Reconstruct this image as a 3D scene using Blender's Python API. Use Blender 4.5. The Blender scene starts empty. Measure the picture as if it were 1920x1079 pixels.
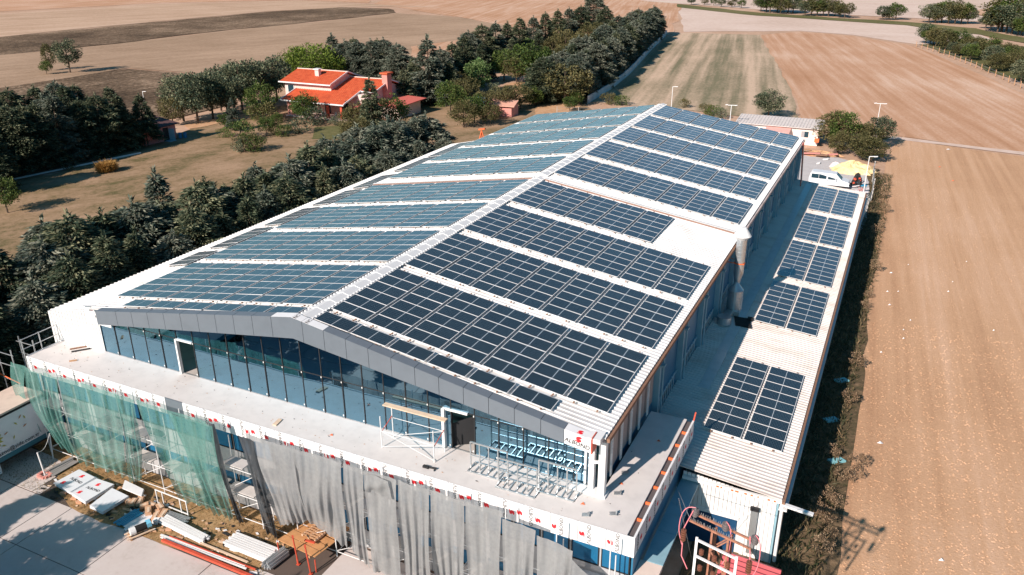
import bpy, math, random
import numpy as np
from mathutils import Vector, Matrix
random.seed(7); rng = np.random.default_rng(7)
C = bpy.context.scene
COL = C.collection
GZ = -12.2                      # level of the ground; the hall's ridge is z = 0

# ------------------------------------------------------------------ camera, sky, sun, exposure
CAM = np.array([26.21, -31.16, 17.62]); YAW, PITCH, ROLL, FOC = 0.4483, 0.3982, -0.0042, 1518.47
def axes():
    cy, sy = math.cos(YAW), math.sin(YAW); cp, sp = math.cos(PITCH), math.sin(PITCH)
    f = np.array([-sy*cp, cy*cp, -sp]); r = np.array([cy, sy, 0.]); u = np.cross(r, f)
    c, s = math.cos(ROLL), math.sin(ROLL)
    return r*c+u*s, -r*s+u*c, f
RX, UX, FX = axes()
cam = bpy.data.cameras.new('camera'); camo = bpy.data.objects.new('camera', cam); COL.objects.link(camo)
cam.sensor_width = 36; cam.lens = 36*FOC/1920; cam.clip_end = 6000; cam.clip_start = .5
m = Matrix.Identity(4)
for i in range(3):
    m[i][0] = RX[i]; m[i][1] = UX[i]; m[i][2] = -FX[i]; m[i][3] = CAM[i]
camo.matrix_world = m
C.camera = camo
C.render.resolution_x = 1024; C.render.resolution_y = 575

SUNV = Vector((.43, 1.6, -1.0)).normalized()          # direction the light travels
EL = math.asin(-SUNV.z); ROT = math.atan2(-SUNV.x, -SUNV.y)
W = bpy.data.worlds.new('World'); C.world = W; W.use_nodes = True
nt = W.node_tree; nt.nodes.clear()
sky = nt.nodes.new('ShaderNodeTexSky'); sky.sky_type = 'NISHITA'; sky.sun_disc = False
sky.sun_elevation = EL; sky.sun_rotation = ROT; sky.air_density = 1.0; sky.dust_density = 1.2; sky.ozone_density = 2.5
bg = nt.nodes.new('ShaderNodeBackground'); bg.inputs[1].default_value = .058
wo = nt.nodes.new('ShaderNodeOutputWorld')
tint = nt.nodes.new('ShaderNodeMix'); tint.data_type = 'RGBA'; tint.blend_type = 'MULTIPLY'; tint.inputs[0].default_value = 1; tint.inputs[7].default_value = (.36, .93, 1.08, 1)
nt.links.new(sky.outputs[0], tint.inputs[6]); nt.links.new(tint.outputs[2], bg.inputs[0]); nt.links.new(bg.outputs[0], wo.inputs[0])
sun = bpy.data.lights.new('sun', 'SUN'); sun.energy = 5.0; sun.angle = math.radians(.5); sun.color = (1, .87, .78)
suno = bpy.data.objects.new('sun', sun); COL.objects.link(suno)
suno.rotation_euler = SUNV.to_track_quat('-Z', 'Y').to_euler(); suno.location = (0, 0, 60)
C.view_settings.view_transform = 'Standard'; C.view_settings.look = 'None'
C.view_settings.exposure = 0.44; C.view_settings.gamma = 1; C.view_settings.use_curve_mapping = False

# ------------------------------------------------------------------ helpers
def at(u, v, z=GZ):
    d = FX + (u-960)/FOC*RX - (v-539.5)/FOC*UX
    t = (z-CAM[2])/d[2]; p = CAM+t*d
    return (float(p[0]), float(p[1]), z)

def tag(o, label=None, cat=None, group=None, kind=None):
    if label: o['label'] = label
    if cat: o['category'] = cat
    if group: o['group'] = group
    if kind: o['kind'] = kind
    return o
def thing(name, loc, label, cat, group=None):
    o = bpy.data.objects.new(name, None); o.location = loc; o.empty_display_size = .3
    COL.objects.link(o); return tag(o, label, cat, group)
def link(name, me, parent=None, loc=None):
    o = bpy.data.objects.new(name, me); COL.objects.link(o)
    if parent is not None: o.parent = parent
    if loc is not None: o.location = loc
    return o
def kids(o):
    return KID.get(o.name, [])
def copy_tree(o, parent=None):
    c = o.copy(); COL.objects.link(c)
    if parent is not None: c.parent = parent
    for ch in list(o.children): copy_tree(ch, c)
    return c
def origin(p):
    v = Vector((0, 0, 0))
    while p is not None: v += Vector(p.location); p = p.parent
    return v
class MB:
    """collects faces in world space, links them as one mesh object"""
    def __init__(s): s.v = []; s.f = []; s.m = []
    def add(s, vs, fs, mi=0):
        n = len(s.v); s.v += [tuple(map(float, q)) for q in vs]; s.f += [tuple(n+i for i in f) for f in fs]; s.m += [mi]*len(fs); return s
    def box(s, x0, x1, y0, y1, z0, z1, mi=0):
        return s.add([(x0,y0,z0),(x1,y0,z0),(x1,y1,z0),(x0,y1,z0),(x0,y0,z1),(x1,y0,z1),(x1,y1,z1),(x0,y1,z1)],
                     [(0,3,2,1),(4,5,6,7),(0,1,5,4),(1,2,6,5),(2,3,7,6),(3,0,4,7)], mi)
    def obox(s, c, a, b, h, mi=0):
        """box centred at c with half-axis vectors a, b, h"""
        c, a, b, h = map(Vector, (c, a, b, h)); vs = []
        for k in (-1, 1):
            for i, j in ((-1,-1),(1,-1),(1,1),(-1,1)): vs.append(c+a*i+b*j+h*k)
        return s.add(vs, [(0,3,2,1),(4,5,6,7),(0,1,5,4),(1,2,6,5),(2,3,7,6),(3,0,4,7)], mi)
    def bar(s, p, q, w=.05, t=None, mi=0):
        p, q = Vector(p), Vector(q); d = (q-p); L = d.length; d.normalize()
        up = Vector((0,0,1)) if abs(d.z) < .95 else Vector((0,1,0))
        a = d.cross(up).normalized()*w/2; b = d.cross(a).normalized()*(t or w)/2
        return s.obox((p+q)/2, a, b, d*L/2, mi)
    def cyl(s, p, q, r, r2=None, n=8, mi=0, cap=True):
        p, q = Vector(p), Vector(q); d = (q-p).normalized(); r2 = r if r2 is None else r2
        up = Vector((0,0,1)) if abs(d.z) < .95 else Vector((0,1,0))
        a = d.cross(up).normalized(); b = d.cross(a)
        vs = [p+(a*math.cos(6.2832*i/n)+b*math.sin(6.2832*i/n))*r for i in range(n)]
        vs += [q+(a*math.cos(6.2832*i/n)+b*math.sin(6.2832*i/n))*r2 for i in range(n)]
        fs = [(i, (i+1)%n, n+(i+1)%n, n+i) for i in range(n)]
        if cap: fs += [tuple(range(n))[::-1], tuple(range(n, 2*n))]
        return s.add(vs, fs, mi)
    def tube(s, pts, r, n=6, mi=0):
        for a, b in zip(pts[:-1], pts[1:]): s.cyl(a, b, r, n=n, mi=mi)
        return s
    def quad(s, a, b, c, d, mi=0): return s.add([a, b, c, d], [(0,1,2,3)], mi)
    def mesh(s, name, mats, org=(0,0,0), smooth=False):
        me = bpy.data.meshes.new(name)
        o = Vector(org); me.from_pydata([tuple(Vector(q)-o) for q in s.v], [], s.f)
        for mm in (mats if isinstance(mats, (list, tuple)) else [mats]): me.materials.append(mm)
        if len(me.materials) > 1: me.polygons.foreach_set('material_index', s.m)
        if smooth: me.polygons.foreach_set('use_smooth', [True]*len(s.f))
        me.update(); return me
    def build(s, name, mats, parent=None, smooth=False, loc=None):
        org = Vector(loc) if loc is not None else Vector((0,0,0))
        if parent is not None:
            po = origin(parent); me = s.mesh(name, mats, po if loc is None else org, smooth)
            return link(name, me, parent, None if loc is None else org-po)
        me = s.mesh(name, mats, org, smooth); return link(name, me, None, org)

# ------------------------------------------------------------------ materials
MATS = {}
def nodes(name):
    mt = bpy.data.materials.new(name); mt.use_nodes = True; t = mt.node_tree
    b = t.nodes['Principled BSDF']; return mt, t, b
def setc(sock, c): sock.default_value = (*c, 1) if len(c) == 3 else c
def ramp(t, fac, stops):
    stops = [(min(1, max(0, p)), c) for p, c in stops]
    r = t.nodes.new('ShaderNodeValToRGB'); e = r.color_ramp.elements
    while len(e) < len(stops): e.new(.5)
    for el, (p, c) in zip(e, stops): el.position = p; el.color = (*c, 1)
    t.links.new(fac, r.inputs[0]); return r.outputs[0]
def noise(t, scale, detail=4, vec=None, rough=.6, w=None):
    n = t.nodes.new('ShaderNodeTexNoise'); n.inputs['Scale'].default_value = scale; n.inputs['Detail'].default_value = detail
    n.inputs['Roughness'].default_value = rough
    if vec is not None: t.links.new(vec, n.inputs['Vector'])
    return n.outputs[0]
def coord(t, kind='Object', scale=None, rot=None):
    c = t.nodes.new('ShaderNodeTexCoord').outputs[kind]
    for key, val in (('Rotation', rot), ('Scale', scale)):
        if val is None: continue
        m_ = t.nodes.new('ShaderNodeMapping'); m_.inputs[key].default_value = val
        t.links.new(c, m_.inputs['Vector']); c = m_.outputs[0]
    return c
def mathn(t, op, a, b=None, c=None):
    n = t.nodes.new('ShaderNodeMath'); n.operation = op
    for i, x in enumerate((a, b, c)):
        if x is None: continue
        if isinstance(x, (int, float)): n.inputs[i].default_value = x
        else: t.links.new(x, n.inputs[i])
    return n.outputs[0]
def mixc(t, fac, a, b, mode='MIX'):
    n = t.nodes.new('ShaderNodeMix'); n.data_type = 'RGBA'; n.blend_type = mode
    for s_, x in ((n.inputs[0], fac), (n.inputs[6], a), (n.inputs[7], b)):
        if isinstance(x, (int, float)): s_.default_value = x
        elif isinstance(x, tuple): s_.default_value = (*x, 1)
        else: t.links.new(x, s_)
    return n.outputs[2]
def bump(t, b, h, strength=.3, dist=.05):
    n = t.nodes.new('ShaderNodeBump'); n.inputs['Strength'].default_value = strength; n.inputs['Distance'].default_value = dist
    t.links.new(h, n.inputs['Height']); t.links.new(n.outputs[0], b.inputs['Normal'])
def plain(name, c, rough=.6, metal=0., var=.12, scale=1.5, spec=None, dirt=None):
    if name in MATS: return MATS[name]
    mt, t, b = nodes(name); b.inputs['Roughness'].default_value = rough; b.inputs['Metallic'].default_value = metal
    n = noise(t, scale, 5, coord(t))
    lo = tuple(x*(1-var) for x in c) if dirt is None else dirt; hi = tuple(min(1, x*(1+var*.6)) for x in c)
    t.links.new(ramp(t, n, [(.3, lo), (.5, c), (.72, hi)]), b.inputs['Base Color'])
    if spec is not None: b.inputs['Specular IOR Level'].default_value = spec
    MATS[name] = mt; return mt
white = plain('white_metal', (.78, .77, .76), .45, 0, .07, .6)
roofw = plain('white_roof_sheet', (.76, .745, .73), .42, 0, .14, .5, dirt=(.62, .59, .56))
alu = plain('aluminium', (.62, .64, .66), .35, .6, .06)
galv = plain('galvanised', (.55, .57, .58), .35, .7, .15)
greyp = plain('grey_cassette', (.17, .195, .225), .38, .15, .06)
creamp = plain('cream_plaster', (.74, .60, .52), .85)
rust = plain('rust', (.26, .14, .09), .9, 0, .3, 6)
dark = plain('dark', (.02, .02, .022), .8)
black = plain('black_rubber', (.012, .012, .012), .9)
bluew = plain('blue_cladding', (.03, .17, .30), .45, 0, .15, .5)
tealw = plain('pale_blue_metal', (.26, .43, .50), .5, 0, .12)
redst = plain('red_paint', (.55, .08, .04), .55, 0, .2, 3)
orangep = plain('orange_paint', (.75, .16, .05), .6)
wood = plain('wood', (.50, .28, .15), .8, 0, .25, 4)
woodl = plain('pale_wood', (.68, .50, .36), .8, 0, .15, 3)
plyw = plain('plywood', (.55, .27, .11), .75, 0, .2, 2)
card = plain('cardboard', (.55, .33, .20), .9, 0, .2, 4)
conc = plain('concrete', (.50, .46, .43), .9, 0, .15, .8)
trunkm = plain('bark', (.10, .07, .05), .95, 0, .3, 5)
bluet = plain('blue_profile', (.03, .30, .50), .45)
redem = plain('red_emblem', (.80, .02, .03), .5, 0, .02)
blackt = plain('black_lettering', (.03, .03, .035), .6, 0, .02)
film = plain('white_film', (.80, .79, .79), .35, 0, .05)
redroof = plain('red_corrugated', (.60, .12, .13), .5, 0, .12, .8)
brick = plain('dusty_pink', (.62, .26, .22), .85, 0, .1)

def terracotta():
    mt, t, b = nodes('terracotta_tiles'); b.inputs['Roughness'].default_value = .8
    c = coord(t); sep = t.nodes.new('ShaderNodeSeparateXYZ'); t.links.new(c, sep.inputs[0])
    n = noise(t, 1.2, 6, c)
    col = ramp(t, n, [(.3, (.50, .08, .03)), (.5, (.68, .12, .04)), (.75, (.74, .18, .07))])
    w = t.nodes.new('ShaderNodeTexWave'); w.bands_direction = 'Y'; w.inputs['Scale'].default_value = .9; w.inputs['Distortion'].default_value = .3
    t.links.new(c, w.inputs[0])
    t.links.new(mixc(t, mathn(t, 'MULTIPLY', w.outputs[1], .22), col, (.38, .05, .02)), b.inputs['Base Color'])
    MATS['tile'] = mt; return mt
tile = terracotta()

def pv():
    mt, t, b = nodes('solar_glass')
    uv = t.nodes.new('ShaderNodeUVMap').outputs[0]
    sep = t.nodes.new('ShaderNodeSeparateXYZ'); t.links.new(uv, sep.inputs[0])
    def grid(x, n, w):
        fr = mathn(t, 'FRACT', mathn(t, 'MULTIPLY', x, float(n)))
        return mathn(t, 'GREATER_THAN', mathn(t, 'ABSOLUTE', mathn(t, 'SUBTRACT', fr, .5)), .5-w)
    gx = grid(sep.outputs[0], 24, .05); gy = grid(sep.outputs[1], 6, .035)
    g = mathn(t, 'MAXIMUM', gx, gy)
    mid = mathn(t, 'LESS_THAN', mathn(t, 'ABSOLUTE', mathn(t, 'SUBTRACT', sep.outputs[0], .5)), .008)
    info = t.nodes.new('ShaderNodeObjectInfo')
    base = mixc(t, info.outputs['Random'], (.005, .010, .012), (.012, .021, .024))
    c1 = mixc(t, mathn(t, 'MULTIPLY', g, .7), base, (.17, .21, .22))
    c2 = mixc(t, mid, c1, (.62, .66, .68))
    t.links.new(c2, b.inputs['Base Color'])
    b.inputs['Roughness'].default_value = .17; b.inputs['IOR'].default_value = 1.5
    b.inputs['Specular IOR Level'].default_value = 1.0; b.inputs['Sheen Weight'].default_value = .8; b.inputs['Sheen Roughness'].default_value = .25; b.inputs['Sheen Tint'].default_value = (1, .90, .93, 1); b.inputs['Coat Weight'].default_value = 1.0; b.inputs['Coat Roughness'].default_value = .12
    n = noise(t, .35, 4, t.nodes.new('ShaderNodeTexCoord').outputs['Object'])
    rr = t.nodes.new('ShaderNodeMapRange'); rr.inputs[3].default_value = .16; rr.inputs[4].default_value = .30
    t.links.new(n, rr.inputs[0]); t.links.new(rr.outputs[0], b.inputs['Roughness'])
    return mt
pvm = pv()

def glass_mat(name, tint, glossy=.55):
    mt = bpy.data.materials.new(name); mt.use_nodes = True; t = mt.node_tree; t.nodes.clear()
    out = t.nodes.new('ShaderNodeOutputMaterial')
    gl = t.nodes.new('ShaderNodeBsdfGlossy'); gl.inputs[0].default_value = (*tint, 1); gl.inputs[1].default_value = .015
    tr = t.nodes.new('ShaderNodeBsdfTransparent'); tr.inputs[0].default_value = (.24, .46, .50, 1)
    lw = t.nodes.new('ShaderNodeLayerWeight'); lw.inputs[0].default_value = .35
    mr = t.nodes.new('ShaderNodeMapRange'); mr.inputs[3].default_value = glossy; mr.inputs[4].default_value = .95
    t.links.new(lw.outputs[1], mr.inputs[0])
    n = noise(t, .7, 2, coord(t)); bp = t.nodes.new('ShaderNodeBump'); bp.inputs['Strength'].default_value = .03; bp.inputs['Distance'].default_value = .1
    t.links.new(n, bp.inputs['Height']); t.links.new(bp.outputs[0], gl.inputs['Normal'])
    mx = t.nodes.new('ShaderNodeMixShader'); t.links.new(mr.outputs[0], mx.inputs[0])
    t.links.new(tr.outputs[0], mx.inputs[1]); t.links.new(gl.outputs[0], mx.inputs[2]); t.links.new(mx.outputs[0], out.inputs[0])
    return mt
glassm = glass_mat('blue_glass', (.31, .55, .72), .45)
winm = plain('window_glass', (.02, .05, .07), .12, 0, .3, 3)

def cloth(name, col, col2, alpha, wr=26.):
    mt, t, b = nodes(name); t.nodes.remove(b); out = t.nodes['Material Output']
    df = t.nodes.new('ShaderNodeBsdfDiffuse'); tl = t.nodes.new('ShaderNodeBsdfTranslucent'); tp = t.nodes.new('ShaderNodeBsdfTransparent')
    c = coord(t, scale=(1, 1, .12)); n = noise(t, 1.6, 5, c)
    cr = ramp(t, n, [(.32, col2), (.62, col)])
    t.links.new(cr, df.inputs[0]); t.links.new(cr, tl.inputs[0])
    m1 = t.nodes.new('ShaderNodeMixShader'); m1.inputs[0].default_value = .38
    t.links.new(df.outputs[0], m1.inputs[1]); t.links.new(tl.outputs[0], m1.inputs[2])
    m2 = t.nodes.new('ShaderNodeMixShader'); n2 = noise(t, 5, 3, coord(t))
    a = t.nodes.new('ShaderNodeMapRange'); a.inputs[1].default_value = .3; a.inputs[2].default_value = .7; a.inputs[3].default_value = alpha-.08; a.inputs[4].default_value = min(1, alpha+.08)
    t.links.new(n2, a.inputs[0]); t.links.new(a.outputs[0], m2.inputs[0])
    t.links.new(tp.outputs[0], m2.inputs[1]); t.links.new(m1.outputs[0], m2.inputs[2]); t.links.new(m2.outputs[0], out.inputs[0])
    return mt
greenc = cloth('green_net', (.22, .42, .37), (.09, .26, .23), .60)
greyc = cloth('grey_net', (.40, .40, .395), (.30, .305, .31), .87)
darkc = cloth('dark_grey_net', (.12, .13, .14), (.04, .045, .05), .95)

def foliage(name, stops, rough=.65):
    mt, t, b = nodes(name); b.inputs['Roughness'].default_value = rough; b.inputs['Specular IOR Level'].default_value = .25
    g = t.nodes.new('ShaderNodeNewGeometry'); info = t.nodes.new('ShaderNodeObjectInfo')
    n = noise(t, .55, 3, coord(t))
    f = mathn(t, 'ADD', mathn(t, 'MULTIPLY', g.outputs['Random Per Island'], .55), mathn(t, 'MULTIPLY', n, .55))
    f = mathn(t, 'ADD', f, mathn(t, 'MULTIPLY', mathn(t, 'SUBTRACT', info.outputs['Random'], .5), .22))
    c = ramp(t, f, stops); t.links.new(c, b.inputs['Base Color'])
    t.links.new(c, b.inputs['Subsurface Radius']) if False else None
    tl = t.nodes.new('ShaderNodeBsdfTranslucent'); t.links.new(c, tl.inputs[0])
    mx = t.nodes.new('ShaderNodeMixShader'); mx.inputs[0].default_value = .18
    t.links.new(b.outputs[0], mx.inputs[1]); t.links.new(tl.outputs[0], mx.inputs[2]); t.links.new(mx.outputs[0], t.nodes['Material Output'].inputs[0])
    return mt
f_dark = foliage('dark_conifer_needles', [(.25, (.02, .038, .024)), (.5, (.075, .105, .062)), (.8, (.27, .27, .16))])
f_blue = foliage('grey_green_needles', [(.25, (.04, .066, .05)), (.5, (.13, .16, .12)), (.8, (.29, .29, .22))])
f_green = foliage('green_leaves', [(.25, (.03, .06, .015)), (.5, (.07, .115, .025)), (.8, (.14, .17, .045))])
f_olive = foliage('olive_leaves', [(.25, (.05, .055, .02)), (.5, (.11, .105, .04)), (.8, (.19, .16, .07))])
f_bright = foliage('bright_leaves', [(.25, (.05, .11, .03)), (.5, (.12, .20, .06)), (.8, (.26, .34, .14))])
f_dry = foliage('dry_twigs', [(.25, (.16, .10, .06)), (.5, (.30, .20, .12)), (.8, (.50, .36, .24))])
f_gold = foliage('golden_grass', [(.25, (.24, .13, .04)), (.5, (.45, .25, .07)), (.8, (.62, .38, .13))])

def soil(name, stops, stripes=None, fine=2.5, big=.03, bumpd=.12, streak=None, bstr=.5):
    """field surface: stops = colours, stripes = (angle deg, period m, amount), streak = (angle, stretch, amount)"""
    mt, t, b = nodes(name); b.inputs['Roughness'].default_value = .95; b.inputs['Specular IOR Level'].default_value = .1
    c = coord(t); n1 = noise(t, fine, 6, c, .7); n2 = noise(t, big, 4, c)
    f = mathn(t, 'ADD', mathn(t, 'MULTIPLY', n1, .55), mathn(t, 'MULTIPLY', n2, .45))
    h = n1
    if streak:
        cm = coord(t, scale=(1, streak[1], 1), rot=(0, 0, math.radians(streak[0])))
        n3 = noise(t, streak[3] if len(streak) > 3 else .6, 5, cm, .65)
        f = mathn(t, 'ADD', f, mathn(t, 'MULTIPLY', mathn(t, 'SUBTRACT', n3, .5), streak[2]))
    if stripes:
        cm = coord(t, rot=(0, 0, math.radians(stripes[0])))
        cm = coord(t, rot=(0, 0, math.radians(stripes[0])), scale=(1/stripes[1], .012/stripes[1]*2, 1))
        w = noise(t, 1.0, 3, cm, .55)
        f = mathn(t, 'ADD', f, mathn(t, 'MULTIPLY', mathn(t, 'SUBTRACT', w, .5), stripes[2]*2.2))
        h = mathn(t, 'ADD', n1, mathn(t, 'MULTIPLY', w, .8))
    stops = [(.5+(p_-.5)*.55, c_) for p_, c_ in stops]
    t.links.new(ramp(t, f, stops), b.inputs['Base Color'])
    bump(t, b, h, bstr, bumpd); return mt
fieldR = soil('ploughed_field_soil', [(-.1, (.36, .195, .11)), (.5, (.56, .34, .205)), (1.15, (.70, .47, .33))], stripes=(-3, .7, .2), streak=(-3, .03, .55, .35), fine=7., big=.05, bstr=.6, bumpd=.07)
fieldS = soil('stubble_field', [(.05, (.42, .22, .12)), (.48, (.54, .315, .20)), (.95, (.70, .50, .38))], stripes=(-14, 1.6, .26), streak=(-14, .10, .40, .35), fine=2.2)
fieldG = soil('green_grey_striped_field', [(.2, (.20, .18, .11)), (.45, (.36, .28, .19)), (.8, (.60, .44, .32))], stripes=(-10, 3.4, .45), streak=(-10, .06, .35, .4), fine=1.5)
fieldT = soil('tan_field', [(.2, (.40, .245, .155)), (.5, (.52, .34, .24)), (.8, (.62, .43, .32))], streak=(-14, .15, .3, .12), fine=1.)
fieldP = soil('pale_pink_field', [(.2, (.54, .40, .32)), (.5, (.65, .50, .42)), (.8, (.72, .58, .50))], streak=(80, .15, .3, .1), fine=.5)
fieldB = soil('brown_clods', [(.3, (.075, .050, .032)), (.5, (.17, .115, .075)), (.72, (.40, .28, .19))], streak=(8, .3, .3, .5), fine=1.3, bumpd=.4, bstr=.8)
fieldD = soil('dry_grey_field', [(.1, (.25, .165, .10)), (.5, (.39, .265, .18)), (.9, (.52, .36, .25))], streak=(24, .12, .45, .25), fine=1.2)
fieldL = soil('light_stripe_field', [(.1, (.36, .235, .15)), (.5, (.51, .345, .24)), (.9, (.62, .445, .325))], stripes=(22, 4, .2), streak=(22, .1, .4, .3), fine=.8)
lawnm = soil('dry_lawn', [(.15, (.13, .11, .05)), (.45, (.28, .19, .11)), (.8, (.40, .265, .17))], fine=1.6, big=.07, streak=(20, .5, .9, .22))
lawng = soil('green_patch', [(.2, (.09, .10, .035)), (.5, (.15, .14, .06)), (.8, (.24, .20, .10))], fine=1.2)
orang = soil('orange_soil', [(.2, (.36, .18, .09)), (.5, (.55, .32, .18)), (.8, (.66, .44, .29))], fine=1.2)
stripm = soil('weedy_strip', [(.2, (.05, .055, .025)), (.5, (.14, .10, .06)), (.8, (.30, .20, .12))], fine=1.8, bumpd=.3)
yardsoil = soil('yard_soil', [(.2, (.12, .08, .04)), (.42, (.32, .19, .09)), (.8, (.50, .33, .18))], fine=2.4, big=.5, bumpd=.08)
gravel = soil('grey_yard', [(.2, (.46, .43, .42)), (.5, (.54, .51, .50)), (.8, (.60, .57, .56))], fine=1.2, bstr=.15)
def paving():
    mt, t, b = nodes('concrete_paving'); b.inputs['Roughness'].default_value = .85
    c = coord(t); n = noise(t, .35, 6, c); n2 = noise(t, 4, 5, c)
    f = mathn(t, 'ADD', mathn(t, 'MULTIPLY', n, .7), mathn(t, 'MULTIPLY', n2, .3))
    t.links.new(ramp(t, f, [(.3, (.44, .37, .33)), (.46, (.56, .49, .46)), (.75, (.63, .57, .54))]), b.inputs['Base Color'])
    bump(t, b, n2, .15, .02); return mt
pavem = paving()
def ribbed(name, c, c2):
    mt, t, b = nodes(name); b.inputs['Roughness'].default_value = .45
    n = noise(t, .35, 6, coord(t, scale=(1, 2.2, 1)), .7)
    t.links.new(ramp(t, n, [(.3, c2), (.52, c), (.8, tuple(min(1, x*1.06) for x in c))]), b.inputs['Base Color']); return mt
annexroof = ribbed('weathered_roof_sheet', (.70, .64, .60), (.56, .47, .42))

# ================================================================== GROUND
def sheet(name, pts, mat, dz, kind='structure', up=.0):
    vs = [(x, y, GZ+dz) for x, y in pts]
    me = bpy.data.meshes.new(name); me.from_pydata(vs, [], [tuple(range(len(vs)))]); me.materials.append(mat); me.update()
    if me.polygons[0].normal.z < 0: me.flip_normals()
    o = link(name, me); o['kind'] = kind; return o
def px(*q): return [at(a, b)[:2] for a, b in q]
sheet('ground', [(-4000, -400), (2500, -400), (2500, 5000), (-4000, 5000)], fieldT, -.06)
def ragged(pts, step=6., amp=.8, seed=1):
    """break straight field borders into an uneven line"""
    r = random.Random(seed); out = []
    n = len(pts)
    for i in range(n):
        a, b = Vector(pts[i]), Vector(pts[(i+1) % n]); L = (b-a).length; k = max(1, int(L/step)); nrm = Vector((-(b-a).y, (b-a).x)).normalized() if L > 0 else Vector((0, 0))
        for j in range(k):
            q = a+(b-a)*j/k
            if j: q += nrm*r.uniform(-amp, amp)
            out.append((q.x, q.y))
    return out
sheet('ploughed_field', ragged([(24.6, -60), (24.6, 66), (25.2, 100), (27, 121), at(1700, 262)[:2], at(1800, 278)[:2], at(1925, 295)[:2], (160, 90), (160, -60)], 8, .5), fieldR, .0)
sheet('stubble_field', ragged(px((1428, 66), (1500, 60), (1600, 68), (1700, 84), (1740, 98), (1925, 178))+[(90, 190), (120, 110)]+px((1925, 288), (1800, 272), (1665, 252), (1560, 240), (1503, 224), (1480, 160)), 9, .7, 2), fieldS, .01)
sheet('striped_field', ragged(px((1282, 62), (1425, 66), (1478, 160), (1500, 225), (1440, 224), (1300, 208), (1110, 192), (1160, 150), (1250, 70)), 7, .5, 3), fieldG, .02)
sheet('field_path', ragged(px((1555, 246), (1690, 258), (1925, 286), (1925, 292), (1690, 263), (1600, 256)), 6, .3, 4), fieldP, .03)
sheet('pale_field', ragged(px((1270, 14), (1290, 12), (1420, 26), (1560, 38), (1700, 48), (1830, 62), (1860, 74), (1740, 86), (1600, 66), (1500, 58), (1282, 60)), 12, 1., 5), fieldP, .0)
sheet('far_pink_field', px((1200, 2), (1300, -6), (1600, -30), (1990, -20), (1990, 40), (1925, 44), (1780, 38), (1500, 24)), fieldP, .06)
sheet('far_orange_field', px((1810, 22), (1995, 0), (1995, 60), (1890, 44)), fieldS, .10)
sheet('top_tan_field', ragged(px((858, 32), (700, 8), (760, -14), (1280, -14), (1262, 64), (1180, 100), (1000, 60)), 14, 1.5, 6), fieldS, .03)
sheet('light_field', ragged(px((-60, 78), (-60, 40), (0, 26), (300, 8), (560, 2), (860, 16), (720, 12), (500, 22), (240, 46), (0, 70)), 14, 1.5, 7), fieldL, .05)
sheet('upper_field', ragged(px((-80, 30), (-80, -14), (700, -14), (690, 6), (560, 0), (300, 6), (0, 22)), 16, 1.5, 8), fieldS, .02)
sheet('brown_field_band', ragged(px((-60, 84), (0, 70), (240, 47), (500, 23), (640, 14), (730, 17), (742, 24), (640, 36), (400, 60), (200, 84), (0, 104), (-60, 116)), 9, 1.4, 9), fieldB, .09)
sheet('grey_field', ragged(px((-60, 116), (0, 104), (200, 85), (400, 61), (640, 37), (742, 25), (860, 33), (1000, 58), (1180, 105), (900, 110), (700, 130), (480, 150), (400, 140), (240, 128), (120, 148), (0, 166), (-60, 176)), 12, 1.1, 10), fieldD, .07)
sheet('clod_field', ragged(px((-90, 190), (0, 166), (120, 148), (240, 130), (400, 142), (480, 152), (420, 200), (330, 222), (200, 240), (0, 260), (-90, 290)), 8, 1., 11), fieldB, .085)
sheet('brown_patch', ragged(px((770, 88), (860, 76), (880, 92), (830, 112), (770, 108)), 8, 1., 12), fieldS, .09)
sheet('lawn', ragged([(-130, 12), (-93, 33), (-82, 42), (-86, 66), (-92, 88), (-84, 118), (-60, 128), (-34, 128), (-22, 112), (-21, 60), (-21, -3.0), (-60, -22)], 9, .6, 13), lawnm, .05)
sheet('orange_clearing', ragged(px((918, 172), (960, 156), (1040, 158), (1095, 172), (1090, 196), (1010, 190), (940, 186)), 3, .5, 14), orang, .10)
sheet('clearing_by_hedge', ragged(px((345, 236), (420, 222), (500, 205), (520, 212), (440, 228), (355, 243)), 3, .4, 15), orang, .10)
sheet('garden_green_patch', ragged(px((590, 240), (650, 236), (640, 262), (585, 262)), 3, .4, 16), lawng, .10)
sheet('bare_yard_patch', ragged(px((1010, 196), (1090, 192), (1080, 216), (1000, 222)), 2, .3, 17), orang, .11)
# soil and weeds between the shed and the field
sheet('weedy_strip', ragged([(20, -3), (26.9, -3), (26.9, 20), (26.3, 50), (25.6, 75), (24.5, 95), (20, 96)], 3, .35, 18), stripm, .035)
sheet('rear_yard', ragged([(-18, 63), (24.2, 63), (24, 82), (22, 97), (12, 104), (-4, 108), (-18, 100)], 5, .4, 19), gravel, .05)
# front yard: concrete slabs cut by dark joints, each slab its own piece
pav = sheet('front_paving', [(-60, -90), (40, -90), (40, -3.3), (-60, -3.3)], plain('joint_dirt', (.11, .08, .065), .95), .02)
slabme = {}
bx = [-40.0, -34.6, -29.2, -23.8, -18.4, -14.6, -13.3, -8.3, -2.6, 2.6, 8, 13.4, 18.8, 24.2]
by = [-60, -54, -48, -42, -36, -30, -24.5, -19, -15, -11.2, -7.75]
for i in range(len(bx)-1):
    for j in range(len(by)-1):
        mb = MB().box(bx[i]+.025, bx[i+1]-.025, by[j]+.025, by[j+1]-.025, GZ+.0, GZ+.05)
        mb.build('slab', pavem, pav, loc=None)
for x0 in (-24, -20.4): MB().box(x0, x0+3.55, -7.7, -4.7, GZ, GZ+.05).build('slab', pavem, pav)
for x0, x1 in ((-16.8, -16.2), (-.3, 3.1), (3.15, 8.4), (8.45, 13.7), (13.75, 19.0)):
    MB().box(x0, x1, -7.7, -3.4 if x0 > 0 else -7.0, GZ, GZ+.05).build('slab', pavem, pav)
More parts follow.
